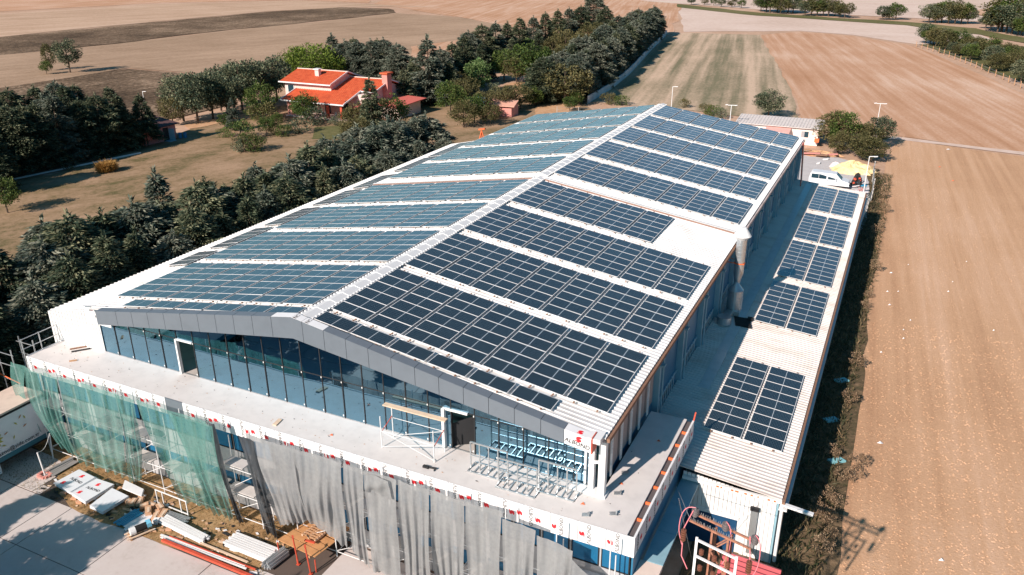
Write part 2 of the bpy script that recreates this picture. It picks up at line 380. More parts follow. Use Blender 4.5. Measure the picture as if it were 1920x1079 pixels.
sheet('yard_soil', ragged([(-22, -3.3), (-22, -4.6), (-18.0, -4.9), (-17.2, -5.4), (-16.6, -6.3), (-15.6, -7.1), (-13.5, -7.75), (-10.7, -7.95), (-8, -7.8), (-.2, -7.55), (.1, -5.2), (1.5, -3.3)], .9, .10, 20), yardsoil, .058)

# ================================================================== HALL
TH = 0.1505; TT = math.tan(TH); HX = 16.65; HY0, HY1 = -2.0, 65.0
def rz(x): return -abs(x)*TT
hall = thing('factory_hall', (0, 30, GZ), 'long white factory hall, its gabled roof covered in solar panels, glazed front gable', 'factory')
YS = 28.6     # the rear half of the roof sits one sheet higher
def ribroof(name, x0, x1, y0, y1, zf, mat, parent, pitch=.33, h=.045, th=.06, w=.10):
    """trapezoidal sheet, ribs running down the slope from x0 to x1"""
    prof = []; y = y0; n = int(round((y1-y0)/pitch)); pitch = (y1-y0)/n
    for k in range(n):
        a = y0+k*pitch; prof += [(a, 0), (a+pitch-w-.05, 0), (a+pitch-w, h), (a+pitch-.05, h)]
    prof.append((y1, 0))
    vs = []; fs = []
    for (yy, dz) in prof: vs += [(x0, yy, zf(x0)+dz), (x1, yy, zf(x1)+dz)]
    for k in range(len(prof)-1): fs.append((2*k, 2*k+1, 2*k+3, 2*k+2))
    b = MB().add(vs, fs)
    b.add([(x0, y0, zf(x0)-th), (x1, y0, zf(x1)-th), (x1, y1, zf(x1)-th), (x0, y1, zf(x0)-th), (x0, y0, zf(x0)-.004), (x1, y0, zf(x1)-.004), (x1, y1, zf(x1)-.004), (x0, y1, zf(x0)-.004)],
          [(0,1,2,3),(0,1,5,4),(1,2,6,5),(2,3,7,6),(3,0,4,7)])
    return b.build(name, mat, parent)
RB = .22
ribroof('roof_sheet', 0.05, HX, HY0+.3, YS, lambda x: rz(x)-.10, roofw, hall)
ribroof('roof_sheet', -0.05, -HX, HY0+.3, YS, lambda x: rz(x)-.10, roofw, hall)
ribroof('roof_sheet', 0.05, HX, YS, HY1, lambda x: rz(x)+.04, roofw, hall)
ribroof('roof_sheet', -0.05, -HX, YS, HY1, lambda x: rz(x)+.04, roofw, hall)
# step trim where the higher roof begins
for s in (1, -1):
    b = MB().add([(0, YS-.02, .04), (s*HX, YS-.02, rz(HX)+.04), (s*HX, YS-.02, rz(HX)-.12), (0, YS-.02, -.12)], [(0,1,2,3)])
    b.build('step_flashing', plain('brown_flashing', (.30, .17, .13), .8), hall)
    b = MB(); b.bar((s*.5, YS+.1, rz(.5)+.10), (s*HX, YS+.1, rz(HX)+.10), .26, .03); b.build('step_trim', white, hall)
# ridge caps, one short folded piece after another
capm = None
y = HY0+.5; k = 0
while y < HY1-.2:
    L = 1.12; dz = .10 if y < YS else .20
    if capm is None:
        b = MB(); w = .52
        b.add([(-w, 0, -w*TT-.02), (0, 0, .05), (w, 0, -w*TT-.02), (-w, L, -w*TT-.045), (0, L, .025), (w, L, -w*TT-.045), (-w, 0, -w*TT-.06), (w, 0, -w*TT-.06)],
              [(0,1,4,3), (1,2,5,4), (0,6,7,2,1)])
        for sx in (-1, 1):
            for q in range(4): b.obox((sx*(w-.05), .14+q*.28, -w*TT+.0), (.05, 0, 0), (0, .07, 0), (0, 0, .025))
        capm = b.mesh('ridge_cap', white)
    o = link('ridge_cap', capm, hall); o.location = Vector((0, y, dz-.04))-Vector(hall.location)
    y += L-.02; k += 1
# eave gutters
for s in (1, -1):
    b = MB(); b.box(min(s*HX, s*(HX+.16)), max(s*HX, s*(HX+.16)), HY0+.4, YS, rz(HX)-.36, rz(HX)-.17); b.build('gutter', rust if s > 0 else galv, hall)
    b = MB(); b.box(min(s*HX, s*(HX+.16)), max(s*HX, s*(HX+.16)), YS, HY1, rz(HX)-.26, rz(HX)-.05); b.build('gutter', plain('faded_gutter', (.55, .45, .42), .7, 0, .3, 1) if s > 0 else galv, hall)
b = MB()
b.add([(-HX, HY1-.02, -2.7), (HX, HY1-.02, -2.7), (HX-.3, HY1-.02, GZ), (-HX+.3, HY1-.02, GZ), (0, HY1-.02, -.1)], [(0,4,1,2,3)]); b.build('rear_wall', tealw, hall)
WX = 16.15
# right side wall: blue sheet panels between pale pilasters, clerestory above, barred windows below
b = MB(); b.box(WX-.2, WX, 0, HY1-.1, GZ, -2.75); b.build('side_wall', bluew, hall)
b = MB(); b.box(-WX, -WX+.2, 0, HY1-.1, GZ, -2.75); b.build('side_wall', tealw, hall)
clm = MB().box(0, .05, 0, 1.02, -.34, .34, 0); clme = clm.mesh('clerestory_pane', winm)
posts = [8.0+5.18*i for i in range(12)]
for i, y in enumerate(posts):
    b = MB(); b.box(WX, WX+.34, y-.14, y+.14, -7.3, -3.62); b.box(WX, WX+.22, y-.07, y+.07, -3.62, -2.75); b.obox((WX+.3, y, -3.66), (.28, 0, 0), (0, .2, 0), (0, 0, .05))
    b.build('pilaster', tealw, hall)
    b = MB(); b.cyl((WX+.42, y+.26, -7.25), (WX+.42, y+.26, -3.1), .055); b.cyl((WX+.42, y+.26, -3.1), (HX+.08, y+.26, -2.75), .05); b.build('downpipe', tealw, hall)
    if i < 11:
        b = MB(); b.box(WX+.002, WX+.10, y+.14, y+5.04, -3.72, -3.62); b.box(WX+.002, WX+.10, y+.14, y+5.04, -6.60, -6.48); b.box(WX+.002, WX+.10, y+.14, y+5.04, -7.35, -7.25); b.build('sill', tealw, hall)
        for q in range(4):
            o = link('clerestory_pane', clme, hall); o.location = Vector((WX+.005, y+.26+q*1.2, -3.22))-Vector(hall.location)
            MB().box(WX+.002, WX+.09, y+.14+q*1.2, y+.22+q*1.2, -3.62, -2.80).build('mullion', white, hall)
        b = MB(); b.box(WX+.004, WX+.03, y+1.0, y+4.4, -7.22, -6.62); b.build('window_pane', winm, hall)
        b = MB()
        for q in range(8): b.bar((WX+.12, y+1.15+q*.44, -7.35), (WX+.12, y+1.15+q*.44, -6.35), .035)
        b.build('window_bars', white, hall)
# open bays next to the front corner: boards behind lattice studs
board = plain('bare_board', (.42, .33, .30), .8, 0, .15, 1)
for i in range(5):
    y0 = .3+i*1.5
    b = MB(); b.box(WX+.003, WX+.05, y0, y0+1.38, -5.9, -3.3); b.build('wall_board', board, hall)
    b = MB(); b.box(WX+.15, WX+.21, y0-.10, y0-.04, -6.0, -3.2); b.box(WX+.15, WX+.21, y0+.06, y0+.12, -6.0, -3.2)
    for q in range(13): b.box(WX+.152, WX+.208, y0-.04, y0+.06, -5.95+q*.22, -5.87+q*.22)
    b.build('lattice_stud', white, hall)
b = MB(); b.box(WX+.1, WX+.22, -.8, 8, -3.18, -3.02); b.build('edge_rail', bluet, hall)
b = MB(); b.box(16.3, 16.62, -1.5, -1.18, -6.03, -3.0); b.build('corner_post', white, hall)
b = MB(); b.box(15.72, 15.98, -1.2, -.92, -6.03, -2.9); b.box(15.45, 15.55, -1.05, -.93, -6.03, -3.1); b.build('corner_post', white, hall)
b = MB(); b.bar((15.9, -1.2, -3.3), (16.5, -1.3, -3.3), .18, .12); b.bar((15.9, -1.2, -4.4), (16.45, -1.3, -4.2), .12); b.build('corner_bracket', white, hall)
b = MB(); b.box(14.9, 16.7, -1.55, -.95, -6.03, -5.93); b.build('corner_kerb', white, hall)

# gable fascia of grey cassettes
FY = -2.2; PW = 1.33
def ftop(x): return .22-abs(x+.3)*.1685 if x > -.3 else .22-abs(x+.3)*.1715
def fbot(x): return -1.0-abs(x+.3)*.137 if x > -.3 else -1.0-abs(x+.3)*.149
xs = [-15.42]+[-.3-PW*k for k in range(10, 0, -1)]+[-.3+.7]+[-.3+.7+PW*k for k in range(1, 11)]+[14.85, 16.15]
xs = [x for i, x in enumerate(xs) if i == 0 or x-xs[i-1] > .3]
for a, c in zip(xs[:-1], xs[1:]):
    last = a > 14.5; gp = .012
    mt = film if last else greyp
    a2, c2 = a+gp, c-gp
    cuts = [a2, -.3, c2] if a2 < -.3 < c2 else [a2, c2]
    b = MB()
    for p, q in zip(cuts[:-1], cuts[1:]):
        b.add([(p, FY, fbot(p)), (q, FY, fbot(q)), (q, FY, ftop(q)), (p, FY, ftop(p)), (p, FY+.04, fbot(p)), (q, FY+.04, fbot(q)), (q, FY+.04, ftop(q)), (p, FY+.04, ftop(p))],
              [(0,1,2,3), (7,6,5,4), (0,4,5,1), (1,5,6,2), (3,7,4,0)])
    o = b.build('fascia_panel', mt, hall)
    b = MB()
    for p, q in zip(cuts[:-1], cuts[1:]):
        b.add([(p, FY+.003, ftop(p)+.004), (q, FY+.003, ftop(q)+.004), (q, FY+.5, ftop(q)+.03), (p, FY+.5, ftop(p)+.03), (p, FY+.003, ftop(p)-.03), (q, FY+.003, ftop(q)-.03), (q, FY+.5, ftop(q)-.02), (p, FY+.5, ftop(p)-.02)],
              [(0,1,2,3), (7,6,5,4), (0,4,5,1), (1,5,6,2), (2,6,7,3), (3,7,4,0)])
    ct = film if (last or (-.9 < (a+c)/2 < 1.2)) else greyp
    b.build('fascia_capping', ct, hall)
b = MB()   # dark backing and soffit behind the fascia
for p, q in ((-15.4, -.3), (-.3, 16.1)):
    b.add([(p, FY+.05, fbot(p)+.01), (q, FY+.05, fbot(q)+.01), (q, -.7, fbot(q)+.01), (p, -.7, fbot(p)+.01)], [(0,1,2,3)])
    b.add([(p, FY+.06, fbot(p)), (q, FY+.06, fbot(q)), (q, FY+.06, ftop(q)-.04), (p, FY+.06, ftop(p)-.04)], [(0,1,2,3)])
b.build('soffit', dark, hall)
b = MB(); b.box(16.151, 16.2, FY+.02, -1.6, -3.3, -2.46); b.build('fascia_end', redst, hall)
b = MB(); b.obox((16.2, -1.75, -2.62), (.35, 0, 0), (0, .4, 0), (0, 0, .12)); b.build('roof_corner', white, hall)
# white flashing left of the fascia
b = MB(); b.add([(-17.6, -1.3, -3.9), (-15.5, -1.3, -3.9), (-15.45, -1.3, -2.40), (-17.6, -1.3, -2.75)], [(0,1,2,3)]); b.build('front_flashing', film, hall)
b = MB(); b.add([(-17.6, -1.32, -2.74), (-15.43, -1.32, -2.39), (-15.43, -1.6+.1, -2.37), (-17.6, -1.55, -2.72)], [(0,1,2,3)]); b.build('front_flashing', film, hall)

# lettering and the red emblem printed on the protective film
def text_mesh(s, size):
    cu = bpy.data.curves.new('lettering', 'FONT'); cu.body = s; cu.size = size; cu.align_x = 'CENTER'; cu.align_y = 'CENTER'; cu.resolution_u = 2; cu.extrude = .002
    cu.offset = .002
    o = bpy.data.objects.new('tmp_lettering', cu); COL.objects.link(o)
    dg = bpy.context.evaluated_depsgraph_get(); me = bpy.data.meshes.new_from_object(o.evaluated_get(dg))
    bpy.data.objects.remove(o); me.name = 'lettering'; me.materials.clear(); me.materials.append(blackt); return me
TXT = text_mesh('\u039bLBOND', .26)
TXT1 = text_mesh('ALBOND', .30)
def emblem_mesh(s):
    pts = [(-.5,-.5),(.15,-.5),(.42,-.38),(.5,-.1),(.3,.02),(.05,-.02),(.28,.12),(.5,.34),(.2,.5),(-.15,.42),(-.42,.2),(-.3,.02),(-.5,-.08),(-.28,-.2),(-.1,-.28),(-.46,-.34)]
    b = MB(); n = len(pts); b.add([(x*s, y*s, 0) for x, y in pts]+[(x*s, y*s, .004) for x, y in pts], [tuple(range(n, 2*n))]+[(i, (i+1) % n, n+(i+1) % n, n+i) for i in range(n)])
    return b.mesh('emblem', redem)
EMB = emblem_mesh(.27); EMB2 = emblem_mesh(.30)
def put(name, me, parent, loc, right, up):
    """place a flat mesh: local x along right, local y along up"""
    r = Vector(right).normalized(); u = Vector(up); u = (u-r*u.dot(r)).normalized(); n = r.cross(u)
    o = link(name, me, parent); mm = Matrix((r, u, n)).transposed().to_4x4(); mm.translation = Vector(loc)-origin(parent); o.matrix_local = mm; return o
o = None
fp = [c for c in hall.children if c.name.startswith('fascia_panel')][-1]
put('lettering', TXT1, fp, (15.5, FY-.02, -2.92), (1, 0, -.16), (0, 0, 1))
put('emblem', EMB2, fp, (15.55, FY-.02, -2.66), (1, 0, -.16), (0, 0, 1))
fc = [c for c in hall.children if c.name.startswith('fascia_capping')][-1]
put('emblem', EMB, fc, (15.55, FY+.22, ftop(15.55)+.02), (1, 0, -.16), (0, 1, .05))
fc = [c for c in hall.children if c.name.startswith('front_flashing')][0]
put('lettering', TXT, fc, (-16.3, -1.306, -3.35), (1, 0, .1), (0, 0, 1)); put('emblem', EMB, fc, (-16.2, -1.306, -3.0), (1, 0, .1), (0, 0, 1))
for q, nm in ((-.1, 0), (.65, 1)):
    fc = [c for c in hall.children if c.name.startswith('fascia_capping')][10+nm]
    put('lettering', text_mesh('ON', .3), fc, (q, FY+.25, ftop(q)+.025), (0, -1, 0), (1, 0, -.17))

# glazing of the gable: panes between mullions, a transom half way up
GY = -.9; ZT = -6.03
gx = [-17.2+.1]+[-15.8+1.335*k for k in range(24)]
gx = [x for x in gx if x < 15.6]+[15.75]
def gtop(x): return (-.95-abs(x)*.135)
TRZ = lambda x: -3.55-.035*(x+10) if x < 0 else -3.9
opens = {11: 'L', 18: 'R'}
for k in range(len(gx)-1):
    a, c = gx[k], gx[k+1]
    if abs(a-(-10.46)) < .3 or 7.7 < a < 8.6: 
        opening = True
    else: opening = False
    tz = -3.75
    zt = min(gtop(a), gtop(c))
    for (z0, z1) in ((ZT+.03, tz-.03), (tz+.03, zt)):
        if opening and z1 < -3.7: continue
        if z1-z0 < .2: continue
        tl = rng.uniform(-.011, .011)
        MB().add([(a+.03, GY+tl, z0), (c-.03, GY-tl, z0), (c-.03, GY-tl, z1), (a+.03, GY+tl, z1), (a+.03, GY+.02+tl, z0), (c-.03, GY+.02-tl, z0), (c-.03, GY+.02-tl, z1), (a+.03, GY+.02+tl, z1)], [(0,1,2,3), (7,6,5,4), (0,4,5,1), (1,5,6,2), (2,6,7,3), (3,7,4,0)]).build('glass_pane', glassm, hall)
    MB().box(a-.025, a+.025, GY-.03, GY+.12, ZT, gtop(a)+.02).build('mullion', dark, hall)
    MB().box(a+.03, c-.03, GY-.01, GY+.05, tz-.025, tz+.025).build('transom', dark, hall)
    MB().box(a+.03, c-.03, GY-.02, GY+.05, ZT, ZT+.03).build('bottom_rail', galv, hall)
    if k % 1 == 0:
        b = MB()
        b.box(a-.05, a+.0, GY-.05, GY-.031, tz-.09, tz-.0); b.box(c-.14, c-.08, GY-.02, GY-.004, ZT+.10, ZT+.2)
        b.build('glass_clip', white, hall)
# door leaf, dark, swung outward in the right-hand opening, white frame in both
b = MB(); b.box(-10.50, -10.38, -1.05, -.85, ZT, -3.72); b.box(-10.38, -9.2, -1.0, -.9, -3.80, -3.70); b.build('door_frame', white, hall)
b = MB(); b.box(7.76, 7.92, -1.1, -.85, ZT, -3.72); b.box(7.92, 9.2, -1.0, -.9, -3.8, -3.7); b.build('door_frame', white, hall)
b = MB(); b.add([(7.95, -.86, ZT+.03), (9.1, -.1, ZT+.03), (9.1, -.1, -4.35), (7.95, -.86, -4.75)], [(0,1,2,3)]); b.build('dark_sheet', dark, hall)
# inside the gable: floor, columns, beams
b = MB(); b.box(-16, 16, -.85, 14, ZT-.3, ZT-.005); b.build('inner_floor', conc, hall)
b = MB(); b.add([(-16, 14, ZT), (16, 14, ZT), (16, 14, -2.75), (0, 14, -.35), (-16, 14, -2.75)], [(0,1,2,3,4)]); b.build('inner_wall', plain('inner_wall_paint', (.20, .22, .22), .8), hall)
b = MB()
for x in range(-15, 16, 5): b.box(x-.15, x+.15, 2, 2.3, ZT, rz(x)-.4)
b.build('inner_column', greyp, hall)

# ================================================================== FRONT BLOCK (terrace)
TX0, TX1, TY0, TY1 = -21.05, 18.8, -3.5, 6.9
blk = thing('terrace_block', (0, -2, GZ), 'flat roofed front block with a pale terrace edged by white film covered fascia panels', 'building')
terr = plain('terrace_screed', (.66, .615, .59), .85, 0, .09, 1.3)
b = MB(); b.box(TX0+.12, TX1-.40, TY0+.05, -.93, ZT-.3, ZT-.004); b.build('terrace_slab', terr, blk)
b = MB(); b.box(WX+.25, TX1-.40, -.93, TY1, ZT-.3, ZT-.004); b.build('terrace_slab', terr, blk)
b = MB(); b.box(TX0+.12, -17.15, -.93, 0.0, ZT-.3, ZT-.004); b.build('terrace_slab', terr, blk)
b = MB(); b.box(TX0, TX0+.12, TY0, -.0, ZT-1.05, ZT+.03); b.build('side_parapet', alu, blk)
b = MB(); b.box(TX1-.40, TX1-.10, TY0+.1, TY1, ZT-.5, ZT-.12); b.build('parapet_gutter', plain('dark_gutter', (.12, .10, .10), .8), blk)
b = MB()
b.box(TX0+.2, TX1-.2, -3.2, -3.0, GZ, ZT-.6)
b.build('front_wall', plain('pale_front_wall', (.42, .42, .43), .85), blk)
b = MB(); b.box(TX1-.25, TX1-.12, -3.2, TY1-.1, GZ, ZT-.5); b.build('end_wall', bluew, blk); b = MB(); b.box(TX0+.1, TX0+.25, -3.2, 0, GZ, ZT-1.06); b.build('end_wall', bluew, blk)
for z0, z1 in ((-8.35, -7.35), (-10.9, -10.1)):
    x = TX0+.6
    while x < TX1-1.5:
        MB().box(x, x+1.25, -3.24, -3.203, z0, z1).build('window_pane', plain('bright_blue_pane', (.015, .14, .28), .25, 0, .2, .4), blk)
        b = MB(); b.box(x-.04, x+.0, -3.27, -3.2, z0, z1); b.box(x+1.25, x+1.29, -3.27, -3.2, z0, z1); b.box(x-.04, x+1.29, -3.28, -3.2, z0-.05, z0); b.build('window_frame', dark, blk)
        x += 1.45
npan = 30; fw = (TX1-TX0)/npan; side_txt = 0
for i in range(npan):
    x0 = TX0+i*fw; x1 = x0+fw
    if 8.05 < i < 9.95: gray = True
    else: gray = False
    mt = greyp if gray else film
    mb = MB().box(x0+.012, x1-.012, TY0-.05, TY0, ZT-1.06, ZT+.02)
    o = mb.build('fascia_panel', mt, blk)
    if gray: o['label'] = 'bare grey fascia panel with its film peeled off'; continue
    j = rng.uniform(-.04, .04)
    if i >= npan-3: put('lettering', TXT, o, (x0+.55, TY0-.056, ZT-.55+j), (0, 0, 1), (-1, 0, 0)); put('emblem', EMB, o, (x0+.2, TY0-.056, ZT-.62+j), (0, 0, 1), (-1, 0, 0))
    else:
        put('lettering', TXT, o, (x0+.35, TY0-.056, ZT-.52+j), (0, 0, -1), (1, 0, 0)); put('emblem', EMB, o, (x0+.72, TY0-.056, ZT-.60+j), (0, 0, -1), (1, 0, 0))
        if i % 2: put('emblem', EMB, o, (x0+1.12, TY0-.056, ZT-.50+j), (0, 0, -1), (1, 0, 0))
for i in range(8):
    y0 = TY0+i*1.3; y1 = min(y0+1.3, TY1+.05)
    o = MB().box(TX1-.1, TX1, y0+.012, y1-.012, ZT-1.06, ZT+.02).build('fascia_panel', film, blk)
    put('lettering', TXT, o, (TX1+.006, y0+.45, ZT-.5), (0, 0, 1), (0, -1, 0)); put('emblem', EMB, o, (TX1+.006, y0+.9, ZT-.6), (0, 0, 1), (0, -1, 0))
    if i: 
        b = MB(); b.box(TX1-.34, TX1-.1, y0-.03, y0+.03, ZT-.12, ZT+.02); b.build('bracket', orangep, blk)
MB().bar((TX1-.05, TY1, ZT-.1), (TX1+.02, TY1+.1, ZT+.5), .07).build('bracket', redst, blk)
# canopy slab under the right wing, made of four metal trays
for i in range(4):
    y0 = -2.0+i*2.3; b = MB(); b.box(TX1+.02, TX1+.95, y0, y0+2.28, -8.52, -8.38); b.build('canopy_tray', tealw, blk)
b = MB(); b.box(TX1-.1, TX1+.95, -3.6, -2.02, -8.6, -8.4); b.box(TX1-.1, TX1+.4, -3.7, -3.2, GZ, -8.6); b.build('canopy_end', creamp, blk)

# ================================================================== LEFT ANNEX
la = thing('left_annex', (-19, 25, GZ), 'low white lean-to annex along the left eave of the hall, next to the conifers', 'annex')
LX = -21.8
def lz(x): return -3.02-(-17.0-x)*.22 if x < -17 else -3.02
ribroof('roof_sheet', -16.85, LX, -1.0, 52, lz, roofw, la)
b = MB(); b.box(LX+.1, LX+.2, -.9, 52, GZ, lz(LX)-.1); b.build('side_wall', white, la)
b = MB(); k = 0; x = LX
while x < -17.2:
    b.box(x, x+.2, -1.0, -.94, GZ if x < -21 else -6.1, lz(x)-.07); b.box(x+.2, x+.28, -.96, -.93, -6.1, lz(x)-.07); x += .28
b.build('front_cladding', white, la)

# ================================================================== RIGHT ANNEX
ra = thing('right_annex', (20, 35, GZ), 'long low shed with weathered corrugated roof along the right side of the hall', 'shed')
AX0, AX1, AY0, AY1 = 16.3, 23.95, 4.7, 65.2
def az(x): return -7.47-.0957*(x-19.02)-.06
ribroof('roof_sheet', AX0, AX1, AY0, AY1, az, annexroof, ra, pitch=.30, h=.05)
b = MB(); b.box(17.6, 18.3, 13, AY1-1, az(18)+.055, az(18)+.075); b.build('roof_strip', plain('skylight_strip', (.60, .62, .62), .3), ra)
b = MB(); b.box(AX1-.22, AX1-.12, AY0+.1, AY1, GZ, az(AX1)-.07); b.build('side_wall', tealw, ra)
b = MB(); b.box(AX1+.01, AX1+.16, AY0-.1, AY1, az(AX1)-.22, az(AX1)-.06); b.build('eave_gutter', rust, ra)
b = MB(); b.box(AX1-.1, AX1+.3, AY0-.1, AY1, az(AX1)-.6, az(AX1)-.52) ; b.build('edge_board', white, ra)
# front wall of vertical strips
x = 18.9; i = 0
while x < AX1-.3:
    z0 = -9.86 if x < 21.98 else GZ
    w = .22
    MB().box(x, x+w-.03, AY0+.12, AY0+.18, z0, az(x)-.35).build('cladding_strip', white, ra)
    x += w; i += 1
b = MB(); b.box(18.9, AX1-.2, AY0+.19, AY0+.25, GZ, az(AX1)-.35); b.build('front_wall', white, ra)
b = MB(); b.box(18.9, 21.98, AY0+.08, AY0+.14, -10.05, -9.86); b.build('door_lintel', white, ra)
b = MB(); b.box(19.1, 21.9, AY0+.10, AY0+.18, GZ, -10.06); b.build('sliding_door', plain('deep_blue_door', (.01, .06, .14), .5), ra)
b = MB(); b.box(18.9, AX1+.05, AY0-.06, AY0+.1, az(21)-.52, az(21)-.36)
b.build('front_gutter', white, ra)
b = MB()
for q in range(9): xx = 20.6+q*.37+rng.uniform(-.1, .1); b.box(xx, xx+rng.uniform(.06, .2), AY0-.066, AY0-.06, az(21)-.5, az(21)-.40)
b.build('rust_stain', orangep, ra)
b = MB(); b.box(22.55, 22.9, AY0-.06, AY0+.1, -11.8, -9.1); b.build('cable_duct', galv, ra)
b = MB(); b.box(22.5, 22.95, AY0-.10, AY0-.0, -9.08, -8.85); b.build('duct_mouth', dark, ra)
b = MB(); b.bar((23.9, 4.7, -8.25), (25.5, 4.55, -8.3), .22, .12); b.build('gutter_spout', white, ra)
b = MB(); b.cyl((24.0, 4.75, -8.4), (24.0, 4.75, -11.9), .09); b.build('downpipe', white, ra)

# ================================================================== SOLAR ARRAYS
PL, PWD = 2.09, 1.015
def module_mesh():
    L, Wd, h, fr = PL, PWD, .035, .028
    b = MB(); b.box(0, L, 0, Wd, 0, h-.003, 0)
    b.add([(0,0,h),(L,0,h),(L,Wd,h),(0,Wd,h),(fr,fr,h),(L-fr,fr,h),(L-fr,Wd-fr,h),(fr,Wd-fr,h)], [(0,1,5,4),(1,2,6,5),(2,3,7,6),(3,0,4,7)], 0)
    n = len(b.f); b.add([(fr,fr,h),(L-fr,fr,h),(L-fr,Wd-fr,h),(fr,Wd-fr,h)], [(0,1,2,3)], 1)
    me = b.mesh('solar_panel', [white, pvm]); uv = me.uv_layers.new(name='UVMap')
    for lp in me.polygons[n].loop_indices:
        co = me.vertices[me.loops[lp].vertex_index].co; uv.data[lp].uv = ((co.x-fr)/(L-2*fr), (co.y-fr)/(Wd-2*fr))
    return me
PM = module_mesh()
RAILS = {}
def rail_mesh(L):
    k = round(L, 2)
    if k not in RAILS:
        b = MB(); b.box(-.02, .02, -.14, L+.14, 0, .035)
        RAILS[k] = b.mesh('mounting_rail', alu)
    return RAILS[k]
clampm = MB().box(-.04, .04, -.05, .05, 0, .06).mesh('clamp', rust)
def array(side, x0f, zf, slope, cols, rows, y0, pitch, cp, label, group, z_off=.06, cat='solar array', skip=()):
    """side +1/-1: down-slope direction, x0f distance of first column from the ridge line"""
    mid = Vector((side*(x0f+cp*len(cols)/2)*math.cos(slope), y0, 0)); 
    root = thing('solar_array', (mid.x, y0, zf(mid.x)), label, cat, group)
    cs, sn = math.cos(slope), math.sin(slope)
    X = Vector((side*cs, 0, -sn)); Y = Vector((0, 1, 0)); N = Vector((side*sn, 0, cs))
    if side < 0: rot = Matrix((-X, Y, N)).transposed().to_4x4()
    else: rot = Matrix((X, Y, N)).transposed().to_4x4()
    base0 = Vector((0, 0, zf(0)))
    for i in cols:
        s0 = x0f+i*cp
        for j in range(rows):
            if (i, j) in skip: continue
            p = base0+X*(s0 if side > 0 else s0+PL)+N*(z_off+.035)+Y*(y0+j*pitch)
            mm = rot @ Matrix.Rotation(rng.normal(scale=.0012), 4, 'X') @ Matrix.Rotation(rng.normal(scale=.0018), 4, 'Y'); mm = mm @ Matrix.Diagonal((1, (pitch-.024)/PWD, 1, 1)); mm.translation = p-Vector(root.location)+Vector(tuple(rng.uniform(-.0015, .0015, 3)))
            o = link('solar_panel', PM, root); o.matrix_local = mm
        for q in (.45, PL-.45):
            p = base0+X*(s0+q)+N*(z_off)+Y*y0
            mm = rot.copy(); mm.translation = p-Vector(root.location)
            o = link('mounting_rail', rail_mesh((rows-1)*pitch+PWD), root); o.matrix_local = mm
            for yy in (-.12, (rows-1)*pitch+PWD+.12):
                mm = rot.copy(); mm.translation = p+Y*yy-Vector(root.location); o = link('clamp', clampm, root); o.matrix_local = mm
    return root
ordn = ['nearest', 'second', 'third', 'fourth', 'fifth', 'sixth', 'seventh', 'eighth', 'ninth', 'tenth', 'eleventh', 'twelfth']
zR = lambda x: -abs(x)*TT-.05; zB = lambda x: -abs(x)*TT+.08
blocks = [(0.0, 1.062, 7), (7.2, 1.062, 7), (14.55, 1.03, 7), (21.85, 1.03, 5), (30.3, 1.0, 7), (37.6, 1.0, 7), (44.8, 1.0, 7), (51.7, 1.0, 7), (58.6, 1.0, 7)]
s0 = .5633*.92+.02; CPX = 2.2686
for bi, (y0, pt, nc) in enumerate(blocks):
    extra = {3: ', shorter, beside a bare patch of roof', 4: ', first one behind the roof step', 8: ', at the far gable'}.get(bi, '')
    if bi == 4: lab = 'first solar array behind the roof step on the right slope of the hall'
    else: lab = '%s full solar array from the front on the right slope' % ordn[bi]+{3: ', beside bare roof', 8: ', at the far gable'}.get(bi, '')
    array(1, s0+.04, zR if bi < 4 else zB, TH, range(nc), 6, y0, pt, CPX, lab, 'solar arrays on the right roof slope')
    if bi == 4: lab = 'first solar array behind the roof step on the left slope, pale with sky glare'
    else: lab = '%s full solar array from the front on the left slope' % ordn[bi]+{3: ', before the step', 8: ', at the far gable'}.get(bi, '')
    array(-1, .66, zR if bi < 4 else zB, TH, range(7), 6, y0, pt, CPX, lab, 'solar arrays on the left roof slope')
array(1, s0+.04, zR, TH, range(6), 1, -1.45, 1.06, CPX, 'single row of solar panels along the front edge of the right roof slope', 'solar arrays on the right roof slope')
array(-1, .66, zR, TH, range(6), 1, -1.45, 1.06, CPX, 'single row of solar panels along the front edge of the left roof slope', 'solar arrays on the left roof slope')
# arrays on the right annex
asl = math.atan(.0957)
def aarr(y0, n, lab):
    array(1, 18.98/math.cos(asl), lambda x: -7.47+.0957*19.02-.0957*x, asl, range(2), n, y0, 1.045, 2.24, lab, 'solar arrays on the low shed roof', z_off=.03)
aarr(8.7, 9, 'solar array at the front of the low shed roof, its near corner shaded')
aarr(24.4, 8, 'solar array in the middle of the low shed roof, behind the bare stretch')
aarr(34.2, 9, 'solar array on the low shed roof crossed by the exhaust stack shadow')
aarr(44.4, 8, 'second solar array from the far end of the low shed roof')
aarr(54.3, 9, 'solar array at the far end of the low shed roof beside the van')
# single row of dark panels on the left annex
segs = [(7.2, 3), (11.2, 5), (17.2, 5), (23.4, 5), (29.4, 5), (36.5, 6), (43.2, 7)]
for k, (y0, n) in enumerate(segs):
    array(-1, 17.8/math.cos(math.atan(.22)), lambda x: -3.02+3.74+.06-.22*abs(x), math.atan(.22), range(1), n, y0, 1.04, 2.2, '%s run of dark solar panels from the front on the left lean-to roof' % ordn[k], 'solar panel runs on the left lean-to', z_off=.04)

